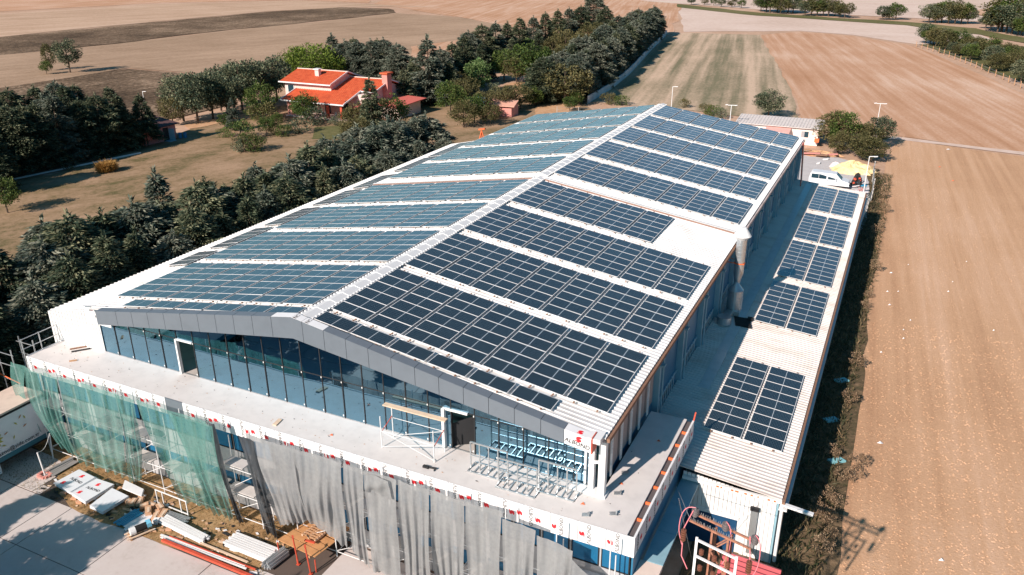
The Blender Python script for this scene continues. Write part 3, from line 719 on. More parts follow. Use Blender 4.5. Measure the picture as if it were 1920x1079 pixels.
# ================================================================== EXHAUST STACK
st = thing('exhaust_stack', (17.25, 25.6, az(17.25)), 'galvanised exhaust stack with a conical cap and ribbed filter drum beside the hall wall', 'exhaust stack')
sx, sy = 17.25, 25.9
b = MB(); b.cyl((sx, sy, -4.6), (sx, sy, -1.9), .36, n=20); 
for q in range(8): b.cyl((sx, sy, -4.3+q*.28), (sx, sy, -4.26+q*.28), .375, n=20)
b.build('flue_pipe', galv, st, smooth=False)
b = MB(); b.cyl((sx, sy, -1.95), (sx, sy, -1.65), .36, .62, n=20); b.cyl((sx, sy, -1.65), (sx, sy, -1.1), .64, .28, n=20); b.cyl((sx, sy, -1.1), (sx, sy, -1.02), .28, .2, n=20); b.build('cap', white, st)
b = MB(); b.cyl((sx, sy-.3, -5.6), (sx, sy, -4.55), .12, .36, n=18); b.build('reducer', galv, st)
b = MB(); b.cyl((sx+.1, sy-.9, -5.5), (sx+.1, sy-.9, -4.95), .56, .12, n=20); b.cyl((sx+.1, sy-.9, -7.0), (sx+.1, sy-.9, -5.5), .55, n=20)
for q in range(6): b.cyl((sx+.1, sy-.9, -6.8+q*.24), (sx+.1, sy-.9, -6.74+q*.24), .57, n=20)
b.build('filter_drum', galv, st)
b = MB(); b.box(sx-.5, sx+.6, sy-1.6, sy-.3, -7.5, -7.0); b.cyl((sx-.1, sy-3.3, -7.25), (sx-.1, sy-3.3, -6.7), .5, n=20); b.bar((sx-.1, sy-3.2, -6.95), (sx, sy-1.5, -7.1), .5, .35); b.build('fan_housing', galv, st)
b = MB(); b.bar((16.2, sy-.3, -3.7), (sx+.4, sy-.3, -3.75), .05); b.bar((16.2, sy+.4, -3.6), (sx, sy+.4, -3.75), .04); b.cyl((sx, sy, -3.78), (sx, sy, -3.70), .40, n=20); b.build('strap', orangep, st)
tag(MB().obox((18.3, 23.6, az(18.3)+.10), (.55, .12, -.05), (-.2, .75, 0), (0, 0, .03)).box(18.5, 18.9, 24.2, 24.6, az(18.6)+.06, az(18.6)+.2).build('black_mat', black, loc=(18.3, 23.6, az(18.3))), 'black mat lying on the shaded shed roof beside the exhaust stack', 'mat')

# ================================================================== TARPS
def tarp(name, top, bot, mat, label, group, nfold, amp=.16, y=-4.62, sag=0., nu=None, nv=22, seed=0, swing=0.):
    """top = ((x,z),(x,z)), bot likewise; folds deepen towards the bottom"""
    r = np.random.default_rng(seed); nu = nu or max(14, nfold*7)
    ph = r.uniform(0, 6.28, 6); fr = nfold*r.uniform(.7, 1.4, 6); am = r.uniform(.25, 1, 6)/np.sqrt(fr/fr.min())
    vs = []; fs = []
    for j in range(nv+1):
        t = j/nv
        for i in range(nu+1):
            s = i/nu
            xa = top[0][0]+(top[1][0]-top[0][0])*s; za = top[0][1]+(top[1][1]-top[0][1])*s
            xb = bot[0][0]+(bot[1][0]-bot[0][0])*s; zb = bot[0][1]+(bot[1][1]-bot[0][1])*s
            x = xa+(xb-xa)*t; z = za+(zb-za)*t - sag*math.sin(math.pi*s)*(1-t)*.5
            w = sum(a*math.sin(f*6.28*(s+.05*math.sin(3*t+p))+p+1.2*t) for a, f, p in zip(am, fr, ph))/2.2
            x += .10*w*t*amp/.16 + swing*math.sin(math.pi*t)
            z -= .25*sag*math.sin(math.pi*2*s*1.5+ph[1])*t
            yy = y - amp*(.15+.85*t**.7)*w - .10*math.sin(math.pi*t)+ .05*math.sin(7*t+5*s+ph[0])
            vs.append((x, yy, z))
    for j in range(nv):
        for i in range(nu): a = j*(nu+1)+i; fs.append((a, a+nu+1, a+nu+2, a+1))
    o = MB().add(vs, fs).build(name, mat, smooth=True, loc=((top[0][0]+top[1][0])/2, y, top[0][1]))
    return tag(o, label, 'tarp', group)
gg = 'green scaffold nets'; gy = 'grey scaffold tarps'
tarp('green_net', ((-20.9, -5.85), (-19.6, -5.9)), ((-20.4, -10.4), (-19.7, -10.7)), greenc, 'leftmost green scaffold net, a narrow strip beside the truck body', gg, 2, .12, seed=1, swing=-.5)
tarp('green_net', ((-19.55, -5.9), (-18.0, -5.95)), ((-18.2, -10.9), (-17.0, -11.4)), greenc, 'twisted green net second from the left end of the scaffold', gg, 3, .16, seed=2, swing=-.7, y=-4.7)
tarp('green_net', ((-18.0, -5.95), (-16.7, -5.95)), ((-17.6, -11.3), (-16.6, -11.6)), greenc, 'third green net from the left, swept to the right at its foot', gg, 3, .2, seed=3, swing=-.45)
tarp('green_net', ((-16.6, -5.9), (-11.4, -5.8)), ((-16.6, -12.0), (-12.3, -11.7)), greenc, 'broadest green net, pale and creased, behind the stack of film covered sheets', gg, 5, .17, seed=4)
tarp('green_net', ((-11.6, -5.8), (-10.1, -5.75)), ((-11.9, -11.9), (-10.9, -11.4)), greenc, 'green net gathered into a dark rope-like bunch left of the wide gap', gg, 4, .25, seed=5, swing=.25, y=-4.75)
tarp('green_net', ((-10.1, -5.8), (-4.9, -5.9)), ((-8.0, -11.9), (-5.6, -12.0)), greenc, 'wide green net tapering to the right above the metal profiles', gg, 4, .2, seed=6)
tarp('green_net', ((-7.4, -5.9), (-4.3, -5.95)), ((-5.2, -11.9), (-3.9, -12.0)), greenc, 'rightmost green net with a knotted foot beside the dark strip', gg, 4, .18, seed=7, y=-4.75)
tarp('dark_net', ((-4.75, -5.75), (-4.3, -5.9)), ((-3.75, -12.0), (-3.3, -12.1)), darkc, 'thin black net strip hanging between the green and the grey nets', 'dark scaffold nets', 2, .08, seed=8)
tarp('dark_net', ((-2.5, -6.0), (-1.5, -6.1)), ((-1.45, -12.0), (-.7, -12.1)), darkc, 'dark rolled edge of the first grey tarp, hanging to the soil', 'dark scaffold nets', 3, .18, seed=9, swing=.1, y=-4.75)
gx_ = [-2.2, 1.0, 4.1, 5.35, 7.3, 9.1, 11.0, 12.9, 14.6, 16.4]
bz = [-11.3, -10.2, -11.2, -12.0, -12.1, -12.15, -12.15, -12.15, -12.15, -12.1]
nm = ['first grey tarp from the left, slanting down to the timber platform', 'grey tarp lifted off the ground above the timber platform', 'narrow grey tarp right of the timber platform', 'grey tarp hanging above the terracotta pot', 'grey tarp with deep slanting folds, fourth from the right', 'fine pleated grey tarp in the middle of the right half', 'grey tarp left of the loose triangular flap', 'grey tarp with a dark slit on its right side', 'grey tarp under the corner of the terrace, second from the right']
for i in range(9):
    x0, x1 = gx_[i]+.03, gx_[i+1]-.05
    z0 = -5.85 if i < 7 else -5.8-.35*(i-6); z1 = -5.85 if i < 6 else -5.85-.45*(i-6)
    o = .9 if i == 0 else .2
    tarp('grey_tarp', ((x0, z0), (x1, z1)), ((x0+(1.6 if i == 0 else .08), bz[i]), (x1+(.5 if i == 0 else -.12), bz[i+1])), greyc, nm[i], gy, 3 if i > 1 else 5, .13, seed=20+i, nv=26, nu=70)
tarp('grey_tarp', ((16.0, -6.9), (19.2, -9.2)), ((16.3, -12.0), (19.5, -12.1)), greyc, 'slack grey tarp sliding off the right end of the scaffold', gy, 3, .2, seed=40, sag=.3)
tarp('grey_tarp', ((5.6, -5.9), (6.9, -5.95)), ((5.5, -7.0), (7.1, -6.9)), greyc, 'short grey flap folded over the scaffold rail', gy, 2, .06, seed=41, y=-4.74)

# ================================================================== SCAFFOLD
sc = thing('scaffold', (0, -4.1, GZ), 'long white tube scaffold with board decks standing along the front wall behind the nets', 'scaffold')
whites = plain('white_tube', (.72, .71, .70), .5)
x = -19.5; k = 0; XS = []
while x < 19: XS.append(x); x += 2.5
for x in XS:
    for yy in (-4.45, -3.6):
        MB().cyl((x, yy, GZ), (x, yy, -5.7 if yy < -4 else -7.2), .03).build('standard', whites, sc)
    b = MB()
    for z in (-11.9, -10.3, -8.6): b.cyl((x, -4.45, z), (x, -3.6, z), .022)
    b.build('transom', whites, sc)
for a, c in zip(XS[:-1], XS[1:]):
    for z in (-8.6, -10.3, -11.85):
        MB().cyl((a, -4.45, z), (c, -4.45, z), .024).build('ledger', whites, sc)
    MB().cyl((a, -4.47, -10.3), (c, -4.47, -8.6), .018).build('brace', whites, sc)
    MB().cyl((a, -4.46, -11.8), (c, -4.46, -10.35), .018).build('brace', whites, sc)
    for z in (-8.57, -10.27):
        if rng.uniform() < .85: MB().box(a+.1, a+.1+rng.uniform(1.4, 2.2), -4.4, -3.65, z+.03, z+.08).build('deck_board', plain('deck', (.55, .51, .48), .8), sc)
# stair tower rails at the left end of the terrace
gr = thing('guard_rail', (-21.3, -3, ZT), 'thin grey tube guard rail at the left edge of the terrace', 'railing')
for y in (-3.5, -2.3, -1.0):
    MB().cyl((-21.2, y, -7.2), (-21.25, y, -4.9), .035).build('post', galv, gr)
for z in (-4.95, -5.6): MB().cyl((-21.25, -3.6, z), (-21.25, -.7, z), .028).build('rail', galv, gr)
gr = thing('stair_tower', (-22.6, -3.6, GZ), 'grey tube access tower with an orange rail standing behind the truck', 'scaffold')
for x, y in ((-21.9, -3.9), (-23.3, -3.9), (-21.9, -2.4), (-23.3, -2.4)): MB().cyl((x, y, GZ), (x, y, -5.6), .04).build('standard', galv, gr)
for z in (-6.0, -6.8, -7.9, -9.5):
    MB().cyl((-23.6, -3.9, z), (-21.8, -3.9, z), .03).build('ledger', galv, gr); MB().cyl((-23.6, -2.4, z), (-21.8, -2.4, z), .03).build('ledger', galv, gr)
MB().cyl((-23.6, -4.0, -7.6), (-21.6, -4.0, -7.9), .035).build('rail', orangep, gr)

# ================================================================== ON THE TERRACE
mt_ = thing('trestle_scaffold', (6.3, -2.0, ZT), 'small tube trestle scaffold with one long plank standing on the terrace', 'scaffold')
for x, y, h in ((4.95, -2.4, 1.85), (4.95, -1.35, 1.85), (8.05, -2.4, 1.85), (8.05, -1.35, 1.85)):
    MB().cyl((x, y, ZT), (x, y, ZT+h), .028).build('leg', whites, mt_)
MB().box(4.5, 8.2, -1.5, -1.2, ZT+1.86, ZT+1.92).build('plank', woodl, mt_)
for a, c in (((4.95,-2.4,.9),(4.95,-1.35,1.3)), ((8.05,-2.4,.9),(8.05,-1.35,1.3))):
    MB().cyl((a[0], a[1], ZT+a[2]), (c[0], c[1], ZT+c[2]), .022).build('strut', redst, mt_)
for a, c in (((4.95,-2.4,1.0),(8.05,-2.4,1.0)), ((4.95,-1.35,1.2),(8.05,-1.35,1.2)), ((4.95,-2.4,.05),(8.05,-2.4,1.0)), ((4.95,-2.4,1.0),(8.05,-2.4,.1)), ((4.95,-1.35,.1),(8.05,-1.35,1.2))):
    MB().cyl((a[0], a[1], ZT+a[2]), (c[0], c[1], ZT+c[2]), .016).build('brace', whites, mt_)
for k, (x, y, wd, lab, h) in enumerate([(10.9, -2.0, 2.0, 'leftmost galvanised frame of upright bars standing in front of the glazing', 1.5), (12.7, -2.55, 2.0, 'middle galvanised frame with a cross rail standing nearest the terrace edge', 1.45), (14.5, -2.0, 1.9, 'right-hand galvanised frame standing beside the corner post', 1.55)]):
    fr_ = thing('upright_bar_rack', (x, y, ZT), lab, 'steel frame', 'galvanised frames on the terrace')
    for q in range(5): MB().bar((x-wd/2+q*wd/4, y, ZT), (x-wd/2+q*wd/4, y, ZT+h), .055).build('upright', galv, fr_)
    MB().bar((x-wd/2, y, ZT+h), (x+wd/2, y, ZT+h), .07).build('top_rail', galv, fr_); MB().bar((x-wd/2, y, ZT+.75), (x+wd/2, y, ZT+.75), .05).build('cross_rail', galv, fr_)
    for yy in (.45, -.35): MB().bar((x-wd/2, y+yy, ZT+.04), (x+wd/2, y+yy, ZT+.04), .07).build('foot_rail', galv, fr_)
    for q in range(7): MB().bar((x-wd/2+q*wd/6, y-.35, ZT+.04), (x-wd/2+q*wd/6, y+.45, ZT+.04), .045).build('rung', galv, fr_)
def small(name, mb, mat, label, cat, loc, group=None): return tag(mb.build(name, mat, loc=loc), label, cat, group)
for k, (x, y, L, mt2, lab) in enumerate([(-19.0, -1.3, 1.6, rust, 'rusty flat bar beside the glazing at the left of the terrace'), (-18.6, -1.5, 1.7, dark, 'dark flat bar lying second beside the left glazing'), (-17.8, -2.7, .5, wood, 'short wooden offcut on the left part of the terrace')]):
    small('flat_bar', MB().obox((x, y, ZT+.03), (.35, .42, 0) if L > 1 else (.15, .15, 0), (.05, -.04, 0), (0, 0, .03)), mt2, lab, 'offcut', (x, y, ZT))
small('timber_block', MB().obox((-1.5, -2.85, ZT+.03), (.12, 0, 0), (-.05, .3, 0), (0, 0, .03)), woodl, 'pinkish timber block lying near the front edge of the terrace', 'offcut', (-1.5, -2.85, ZT))
b = MB(); b.obox((7.9, -2.95, ZT+.06), (.16, 0, 0), (0, .08, 0), (0, 0, .05)); b.cyl((8.1, -2.95, ZT+.08), (8.45, -2.9, ZT+.08), .05); b.bar((8.35, -2.9, ZT+.05), (8.42, -3.05, ZT+.03), .05)
small('power_drill', b, dark, 'grey and black hand drill lying on the terrace under the trestle', 'drill', (8.0, -2.95, ZT))
for k, (x, y, lab) in enumerate([(16.9, .8, 'grey metal offcut nearest the shade on the terrace wing'), (17.1, -.9, 'folded metal offcut in the middle of the terrace wing'), (17.4, -2.4, 'bent metal offcut near the front right corner of the terrace'), (16.3, -3.0, 'small grey tray by the front edge of the terrace')]):
    b = MB(); b.obox((x, y, ZT+.05), (.16, .05, .02), (-.04, .12, 0), (0, 0, .012)); b.obox((x+.1, y+.1, ZT+.08), (.05, .02, .05), (-.03, .1, 0), (0, 0, .01))
    small('metal_offcut', b, galv, lab, 'offcut', (x, y, ZT), 'metal offcuts on the terrace')
for k, (x, y, lab) in enumerate([(17.6, 4.2, 'red scrap on the far part of the terrace wing'), (15.9, -2.3, 'red scrap left of the small grey tray'), (1.9, -2.6, 'red triangular scrap in front of the middle of the glazing'), (17.0, -.1, 'tiny orange scrap beside the folded metal offcut')]):
    b = MB(); b.add([(x-.1, y-.06, ZT+.01), (x+.12, y-.02, ZT+.01), (x-.02, y+.1, ZT+.05), (x+.02, y+.02, ZT+.002)], [(0,1,2), (0,3,1), (1,3,2), (2,3,0)])
    small('scrap', b, orangep, lab, 'scrap', (x, y, ZT), 'red scraps on the terrace')

# ================================================================== FRONT YARD CLUTTER
G0 = GZ+.06
def stack(name, pts, z0, n, th, mats, label, cat, part='sheet', gap=0., jit=.03, group=None, lift=None):
    """a pile of n equal flat pieces with outline pts"""
    cx = sum(p[0] for p in pts)/len(pts); cy = sum(p[1] for p in pts)/len(pts)
    root = thing(name, (cx, cy, z0), label, cat, group)
    for k in range(n):
        dx, dy = rng.uniform(-jit, jit, 2); z = z0+k*(th+gap)+ .0
        vs = [(p[0]+dx, p[1]+dy, z) for p in pts]+[(p[0]+dx, p[1]+dy, z+th) for p in pts]; m_ = len(pts)
        MB().add(vs, [tuple(range(m_))[::-1], tuple(range(m_, 2*m_))]+[(i, (i+1) % m_, m_+(i+1) % m_, m_+i) for i in range(m_)]).build(part, mats, root)
    return root
def g2(u, v, z=GZ+.3): return at(u, v, z)[:2]
whs = plain('white_composite', (.74, .75, .78), .4, 0, .04)
for s_, (pts, lab) in enumerate([([(102, 908), (150, 882), (180, 897), (133, 925)], 'film covered white panel stack at the left end of the soil strip, with lettering'), ([(134, 926), (181, 899), (214, 910), (160, 943)], 'film covered white panel stack with a red emblem, second from the left'), ([(168, 950), (210, 917), (241, 932), (192, 962)], 'blank bluish white panel stack in the middle of the soil strip')]):
    P_ = [g2(*q) for q in pts]; rt = stack('panel_stack', P_, G0+.12, 5, .035, whs, lab, 'panel stack', gap=.006, group='stacked facade panels')
    c = Vector((sum(p[0] for p in P_)/4, sum(p[1] for p in P_)/4, G0+.12+5*.041+.004)); top = [x for x in rt.children if x.name.startswith('sheet')][-1]
    r_ = Vector((P_[2][0]-P_[1][0], P_[2][1]-P_[1][1], 0)).normalized(); u_ = Vector((-r_.y, r_.x, 0))
    if s_ < 2:
        put('lettering', TXT, top, c+r_*.1, r_, u_); put('emblem', EMB, top, c+u_*.45, r_, u_); put('emblem', EMB, top, c-u_*.5-r_*.4, r_, u_)
    MB().box(c.x-.8, c.x+.8, c.y-.3, c.y-.22, GZ+.05, G0+.12).build('bearer', wood, rt)
P_ = [g2(*q) for q in [(235, 903), (270, 920), (266, 933), (230, 918)]]; stack('carton_lid', P_, G0+.25, 2, .06, film, 'white polystyrene board resting by the scaffold foot', 'board')
# cardboard boxes
cb = [(238, 935), (250, 941), (262, 938), (270, 947), (283, 944), (278, 958), (292, 962), (300, 950), (306, 962)]
for k, (u, v) in enumerate(cb):
    x, y = g2(u, v); a = rng.uniform(0, 3.1); L = rng.uniform(.22, .4); b = MB(); h = .16+.04*(k % 3)
    b.obox((x, y, G0+h/2+.02+.1*(k % 2)), (L*math.cos(a), L*math.sin(a), rng.uniform(-.05, .05)), (-.16*math.sin(a), .16*math.cos(a), 0), (0, 0, h/2))
    b.obox((x+.03, y, G0+h+.03+.1*(k % 2)), (L*.95*math.cos(a), L*.95*math.sin(a), 0), (-.07*math.sin(a), .07*math.cos(a), 0), (0, 0, .008), 1)
    tag(b.build('cardboard_box', [card, woodl], loc=(x, y, G0)), ['torn cardboard box nearest the blank white panels', 'flattened cardboard box behind the blue profiles', 'cardboard box leaning in the middle of the heap', 'long open cardboard box beside the blue profiles', 'upper cardboard box by the white tube rail', 'cardboard box at the front of the heap', 'crushed cardboard box next to the white sack', 'cardboard box furthest back in the heap', 'dark cardboard box at the right end of the heap'][k], 'box', 'cardboard boxes in the yard')
def profiles(name, a, b_, n, w, h, mat, label, spread, cat='metal profiles', group=None, rows=2):
    """a bundle of long bars from a to b (ground pixels)"""
    A = Vector((*g2(*a), 0)); B = Vector((*g2(*b_), 0)); d = (B-A).normalized(); s = Vector((-d.y, d.x, 0))
    root = thing(name, ((A.x+B.x)/2, (A.y+B.y)/2, G0), label, cat, group)
    for r in range(rows):
        for k in range(n-r):
            o = (k-(n-1-r)/2)*spread; j1, j2 = rng.uniform(-.12, .12, 2)
            p = A+s*(o+rng.uniform(-.015, .015))+d*j1; q = B+s*(o+rng.uniform(-.03, .03))+d*j2
            z = G0+.08+r*(h+.01)
            MB().bar((p.x, p.y, z+h/2), (q.x, q.y, z+h/2), w, h).build('profile', mat, root)
    return root
profiles('blue_profiles', (222, 980), (262, 955), 6, .09, .07, bluet, 'bundle of bright blue profiles lying across the white panels', .13, rows=1)
profiles('white_boards', (236, 988), (280, 962), 3, .22, .04, whs, 'white boards beside the blue profiles', .24, rows=1)
profiles('white_profiles', (305, 970), (385, 1010), 5, .11, .09, white, 'long white profile bundle right of the cardboard boxes', .14, rows=2)
profiles('white_profiles', (432, 1008), (512, 1040), 8, .10, .09, white, 'broad white profile bundle in front of the scaffold, left of the timber platform', .14, rows=2)
profiles('grey_channels', (498, 1062), (535, 1034), 5, .10, .12, galv, 'stack of grey channels at the right end of the soil strip', .12, rows=3)
profiles('black_grating', (312, 962), (350, 975), 8, .05, .04, galv, 'dark steel grating bundle beside the cardboard boxes', .09, rows=3)
profiles('grey_planks', (92, 885), (140, 858), 6, .14, .04, plain('grey_board', (.25, .24, .23), .8), 'weathered grey boards laid beside the truck at the left of the yard', .16, rows=1)
profiles('timber_lath', (375, 1014), (462, 1050), 1, .12, .04, woodl, 'single pale lath lying on the soil', .1, rows=1)
profiles('white_lath', (300, 1001), (460, 1060), 2, .10, .05, white, 'two long white laths lying beside the red beam', .16, rows=1)
profiles('red_beam', (302, 1010), (475, 1080), 1, .16, .14, redst, 'long red painted beam edging the concrete', .1, rows=1)
profiles('red_rail', (318, 1003), (480, 1066), 1, .07, .07, redst, 'thin red rail behind the long red beam', .1, rows=1)
for k, (u, v, lab) in enumerate([(120, 928, 'kerb brick under the first panel stack'), (140, 938, 'kerb brick under the lettered panels'), (150, 945, 'brick beside the second panel stack'), (318, 996, 'orange brick near the white laths'), (345, 1003, 'split brick beside the long white profiles'), (487, 1038, 'brick in front of the broad profile bundle')]):
    x, y = g2(u, v, GZ); tag(MB().obox((x, y, G0+.06), (.17, .06, 0), (-.03, .09, 0), (0, 0, .06)).build('brick', plain('clay_brick', (.55, .30, .18), .9), loc=(x, y, G0)), lab, 'brick', 'loose bricks in the yard')
x, y = g2(292, 975); b = MB(); b.obox((x, y, G0+.15), (.16, .05, .02), (-.05, .14, 0), (.03, 0, .15)); small('sack', b, film, 'crumpled white sack beside the cardboard boxes', 'sack', (x, y, G0))
# little trolley with a motor
x, y = at(262, 1003)[:2]; x0 = x; tr_ = thing('motor_on_pallet', (x, y, GZ), 'small motor strapped on a narrow pallet standing on the concrete', 'motor')
d = Vector((.42, .9, 0)).normalized(); s = Vector((d.y, -d.x, 0)); c = Vector((x, y, GZ+.05))
for q in (-.28, 0, .28): MB().bar(c+s*q-d*.7+Vector((0, 0, .14)), c+s*q+d*.7+Vector((0, 0, .14)), .10, .04).build('slat', woodl, tr_)
for q in (-.5, .5): MB().bar(c-s*.33+d*q+Vector((0, 0, .06)), c+s*.33+d*q+Vector((0, 0, .06)), .1, .1).build('bearer', wood, tr_)
MB().cyl(c-d*.15+Vector((0, 0, .38)), c+d*.45+Vector((0, 0, .38)), .2, n=14).build('motor_body', black, tr_); MB().cyl(c-d*.45+Vector((0, 0, .36)), c-d*.16+Vector((0, 0, .36)), .22, n=14).build('drum', white, tr_)
MB().obox(c+d*.55+Vector((0, 0, .45)), s*.2, d*.12, (0, 0, .12)).build('control_box', plain('light_blue', (.2, .55, .75), .5), tr_)
# pole in a stone ring with a sagging wire
x, y = at(85, 893)[:2]; po = thing('leaning_post', (x, y, GZ), 'leaning white pipe post standing in a ring of stones by the truck', 'post')
MB().cyl((x, y, GZ), (x-.35, y+.1, GZ+1.55), .045).build('pipe', white, po)
b = MB()
for q in range(12): a = q*.52; b.obox((x+.36*math.cos(a), y+.3*math.sin(a), GZ+.1), (.09, .02, 0), (0, .08, 0), (0, 0, .06+.02*(q % 2)))
b.build('stone_ring', brick, po)
x2, y2 = at(100, 862)[:2]; p2 = thing('propped_pipe', (x2, y2, GZ), 'short white pipe prop near the left end of the scaffold', 'post')
MB().cyl((x2, y2, GZ), (x2-.2, y2+.3, GZ+1.7), .04).build('pipe', white, p2)
b = MB(); pts = []
for q in range(9): t_ = q/8; pts.append((x-.35+(x2-.2-x+.35)*t_, y+.1+(y2+.3-y-.1)*t_, GZ+1.55+.15*t_-.35*math.sin(math.pi*t_)))
b.tube(pts, .015); tag(b.build('slack_cable', white, loc=pts[0]), 'white cable sagging between two pipe posts by the truck', 'cable')
# white tube stand
x, y = g2(296, 940); b = MB()
for q in (0, .5, 1.9, 2.4): b.bar((x+q, y-.02*q, GZ+.05), (x+q, y-.02*q, GZ+1.1), .05)
b.bar((x-.05, y, GZ+1.1), (x+2.45, y-.05, GZ+1.1), .05); b.bar((x, y, GZ+.2), (x+2.4, y-.05, GZ+.2), .05)
small('tube_rail', b, white, 'low white tube rail standing behind the cardboard boxes', 'railing', (x, y, GZ))
# timber platform on red props
pf = thing('timber_platform', (1.3, -5.0, GZ), 'raised plywood formwork platform on red steel props, right of the profiles', 'platform')
q0 = [at(520, 1015, -11.3), at(612, 955, -11.3), at(668, 985, -11.3), at(590, 1048, -11.3)]
A, B, Cc, D = [Vector(q) for q in q0]
for k in range(6):
    t0, t1 = k/6+.01, (k+1)/6-.01; off = Vector((0, 0, rng.uniform(0, .06)))
    MB().add([A+(B-A)*t0+off, A+(B-A)*t1+off, D+(Cc-D)*t1+off, D+(Cc-D)*t0+off]+[A+(B-A)*t0+off+Vector((0,0,.04)), A+(B-A)*t1+off+Vector((0,0,.04)), D+(Cc-D)*t1+off+Vector((0,0,.04)), D+(Cc-D)*t0+off+Vector((0,0,.04))], [(0,3,2,1),(4,5,6,7),(0,1,5,4),(1,2,6,5),(2,3,7,6),(3,0,4,7)]).build('plywood_board', plyw, pf)
for k in range(3):
    p = A+(D-A)*(.15+.35*k)+Vector((0, 0, -.08)); q = B+(Cc-B)*(.15+.35*k)+Vector((0, 0, -.08)); MB().bar(p, q, .10, .14).build('joist', wood, pf)
for p in (A, B, Cc, D, (A+D)/2): MB().cyl((p.x, p.y, GZ), (p.x, p.y, -11.38), .035).build('prop', redst, pf)
plt = thing('pallet', tuple((A+B+Cc+D)/4+Vector((0, 0, .1))), 'slatted pallet lying on the plywood platform', 'pallet')
c = (A+B+Cc+D)/4+Vector((0, 0, .14)); e1 = (Cc-D).normalized(); e2 = (A-D).normalized()
for k in range(9): MB().bar(c+e1*(-.7+k*.175)-e2*.5+Vector((0,0,.12)), c+e1*(-.7+k*.175)+e2*.5+Vector((0,0,.12)), .09, .03).build('slat', wood, plt)
for k in (-.45, 0, .45): MB().bar(c+e2*k-e1*.75+Vector((0,0,.05)), c+e2*k+e1*.75+Vector((0,0,.05)), .09, .09).build('bearer', woodl, plt)
tag(MB().bar(c-e1*1.0+Vector((0,0,.1)), c-e1*.9-e2*.6+Vector((0,0,.1)), .12, .06).build('red_offcut', redst, loc=c-e1), 'red painted offcut on the plywood platform', 'offcut')
for k, (u, v, lab) in enumerate([(560, 1060, 'left red steel prop standing on the concrete'), (583, 1078, 'right red steel prop with a bent head')]):
    x, y = at(u, v)[:2]; b = MB(); b.cyl((x, y, GZ), (x-.15, y, GZ+1.7), .04); b.box(x-.09, x+.09, y-.09, y+.09, GZ+.05, GZ+.08); b.bar((x-.15, y, GZ+1.7), (x-.3, y+.15, GZ+1.72), .1, .03); small('steel_prop', b, redst, lab, 'prop', (x, y, GZ), 'red steel props')
x, y = 7.75, -5.2
b = MB(); b.cyl((x, y, GZ+.05), (x, y, GZ+.4), .2, .34, n=18, cap=False); b.cyl((x, y, GZ+.36), (x, y, GZ+.42), .37, n=18, cap=False); b.cyl((x, y, GZ+.05), (x, y, GZ+.3), .19, .28, n=18)
small('plant_pot', b, plain('terracotta', (.60, .22, .10), .8), 'round terracotta pot at the foot of the grey tarps', 'pot', (x, y, GZ))

# ================================================================== TRUCK
tk = thing('truck_body', (-21.15, -10, GZ), 'long box trailer with flower prints and dark web lettering, cream roof, at the left edge', 'truck')
b = MB(); b.box(-22.45, -19.9, -16, -3.8, -11.05, -8.3); b.build('box', whs, tk)
b = MB(); b.box(-22.47, -19.88, -16.02, -3.78, -8.36, -8.24); b.build('roof', plain('cream_roof', (.66, .52, .43), .8), tk)
b = MB(); b.box(-19.9, -19.86, -16, -3.8, -8.50, -8.37); b.build('top_rail', dark, tk)
b = MB(); b.box(-19.9, -19.87, -16, -3.8, -11.25, -10.95); b.build('side_stripe', plain('teal_stripe', (.02, .16, .22), .4), tk)
b = MB(); b.box(-22.3, -20.0, -15.8, -4.0, -11.45, -11.25); b.build('chassis', dark, tk)
b = MB(); b.box(-19.98, -19.92, -11, -7.4, -12.0, -11.3); b.build('side_guard', whs, tk)
for y in (-14.4, -13.1):
    for xx in (-20.35, -22.1): MB().cyl((xx-.15, y, GZ+.5), (xx+.15, y, GZ+.5), .5, n=20).build('wheel', black, tk)
TW = text_mesh('pazou@side.com.tr', .36)
put('lettering', TW, tk, (-19.855, -6.1, -10.72), (0, 1, 0), (0, 0, 1))
def petal(n, L, w):
    b = MB()
    for k in range(n):
        a = 6.283*k/n; d = Vector((math.cos(a), math.sin(a), 0)); s_ = Vector((-d.y, d.x, 0))
        b.add([d*.08, d*L*.55+s_*w, d*L, d*L*.55-s_*w], [(0,1,2,3)])
    return b
olive = plain('olive_print', (.42, .40, .08), .5)
put('flower_print', petal(12, .55, .1).mesh('flower_print', olive), tk, (-19.868, -7.35, -9.75), (0, 1, 0), (0, 0, 1))
for k, (yy, zz, a) in enumerate([(-6.6, -9.6, .3), (-6.2, -10.1, 1.2), (-5.9, -9.3, 2.2), (-5.55, -9.0, .8), (-5.3, -9.15, 1.9), (-6.9, -10.3, 2.8), (-5.4, -9.7, .4), (-8.4, -9.4, 1.1), (-8.9, -10.0, .2)]):
    put('leaf_print', MB().add([(-.16, 0, 0), (0, .05, 0), (.16, 0, 0), (0, -.05, 0)], [(0,1,2,3)]).mesh('leaf_print', olive if k % 3 else plain('brown_print', (.5, .22, .1), .5)), tk, (-19.868, yy, zz), (0, math.cos(a), math.sin(a)), (0, -math.sin(a), math.cos(a)))

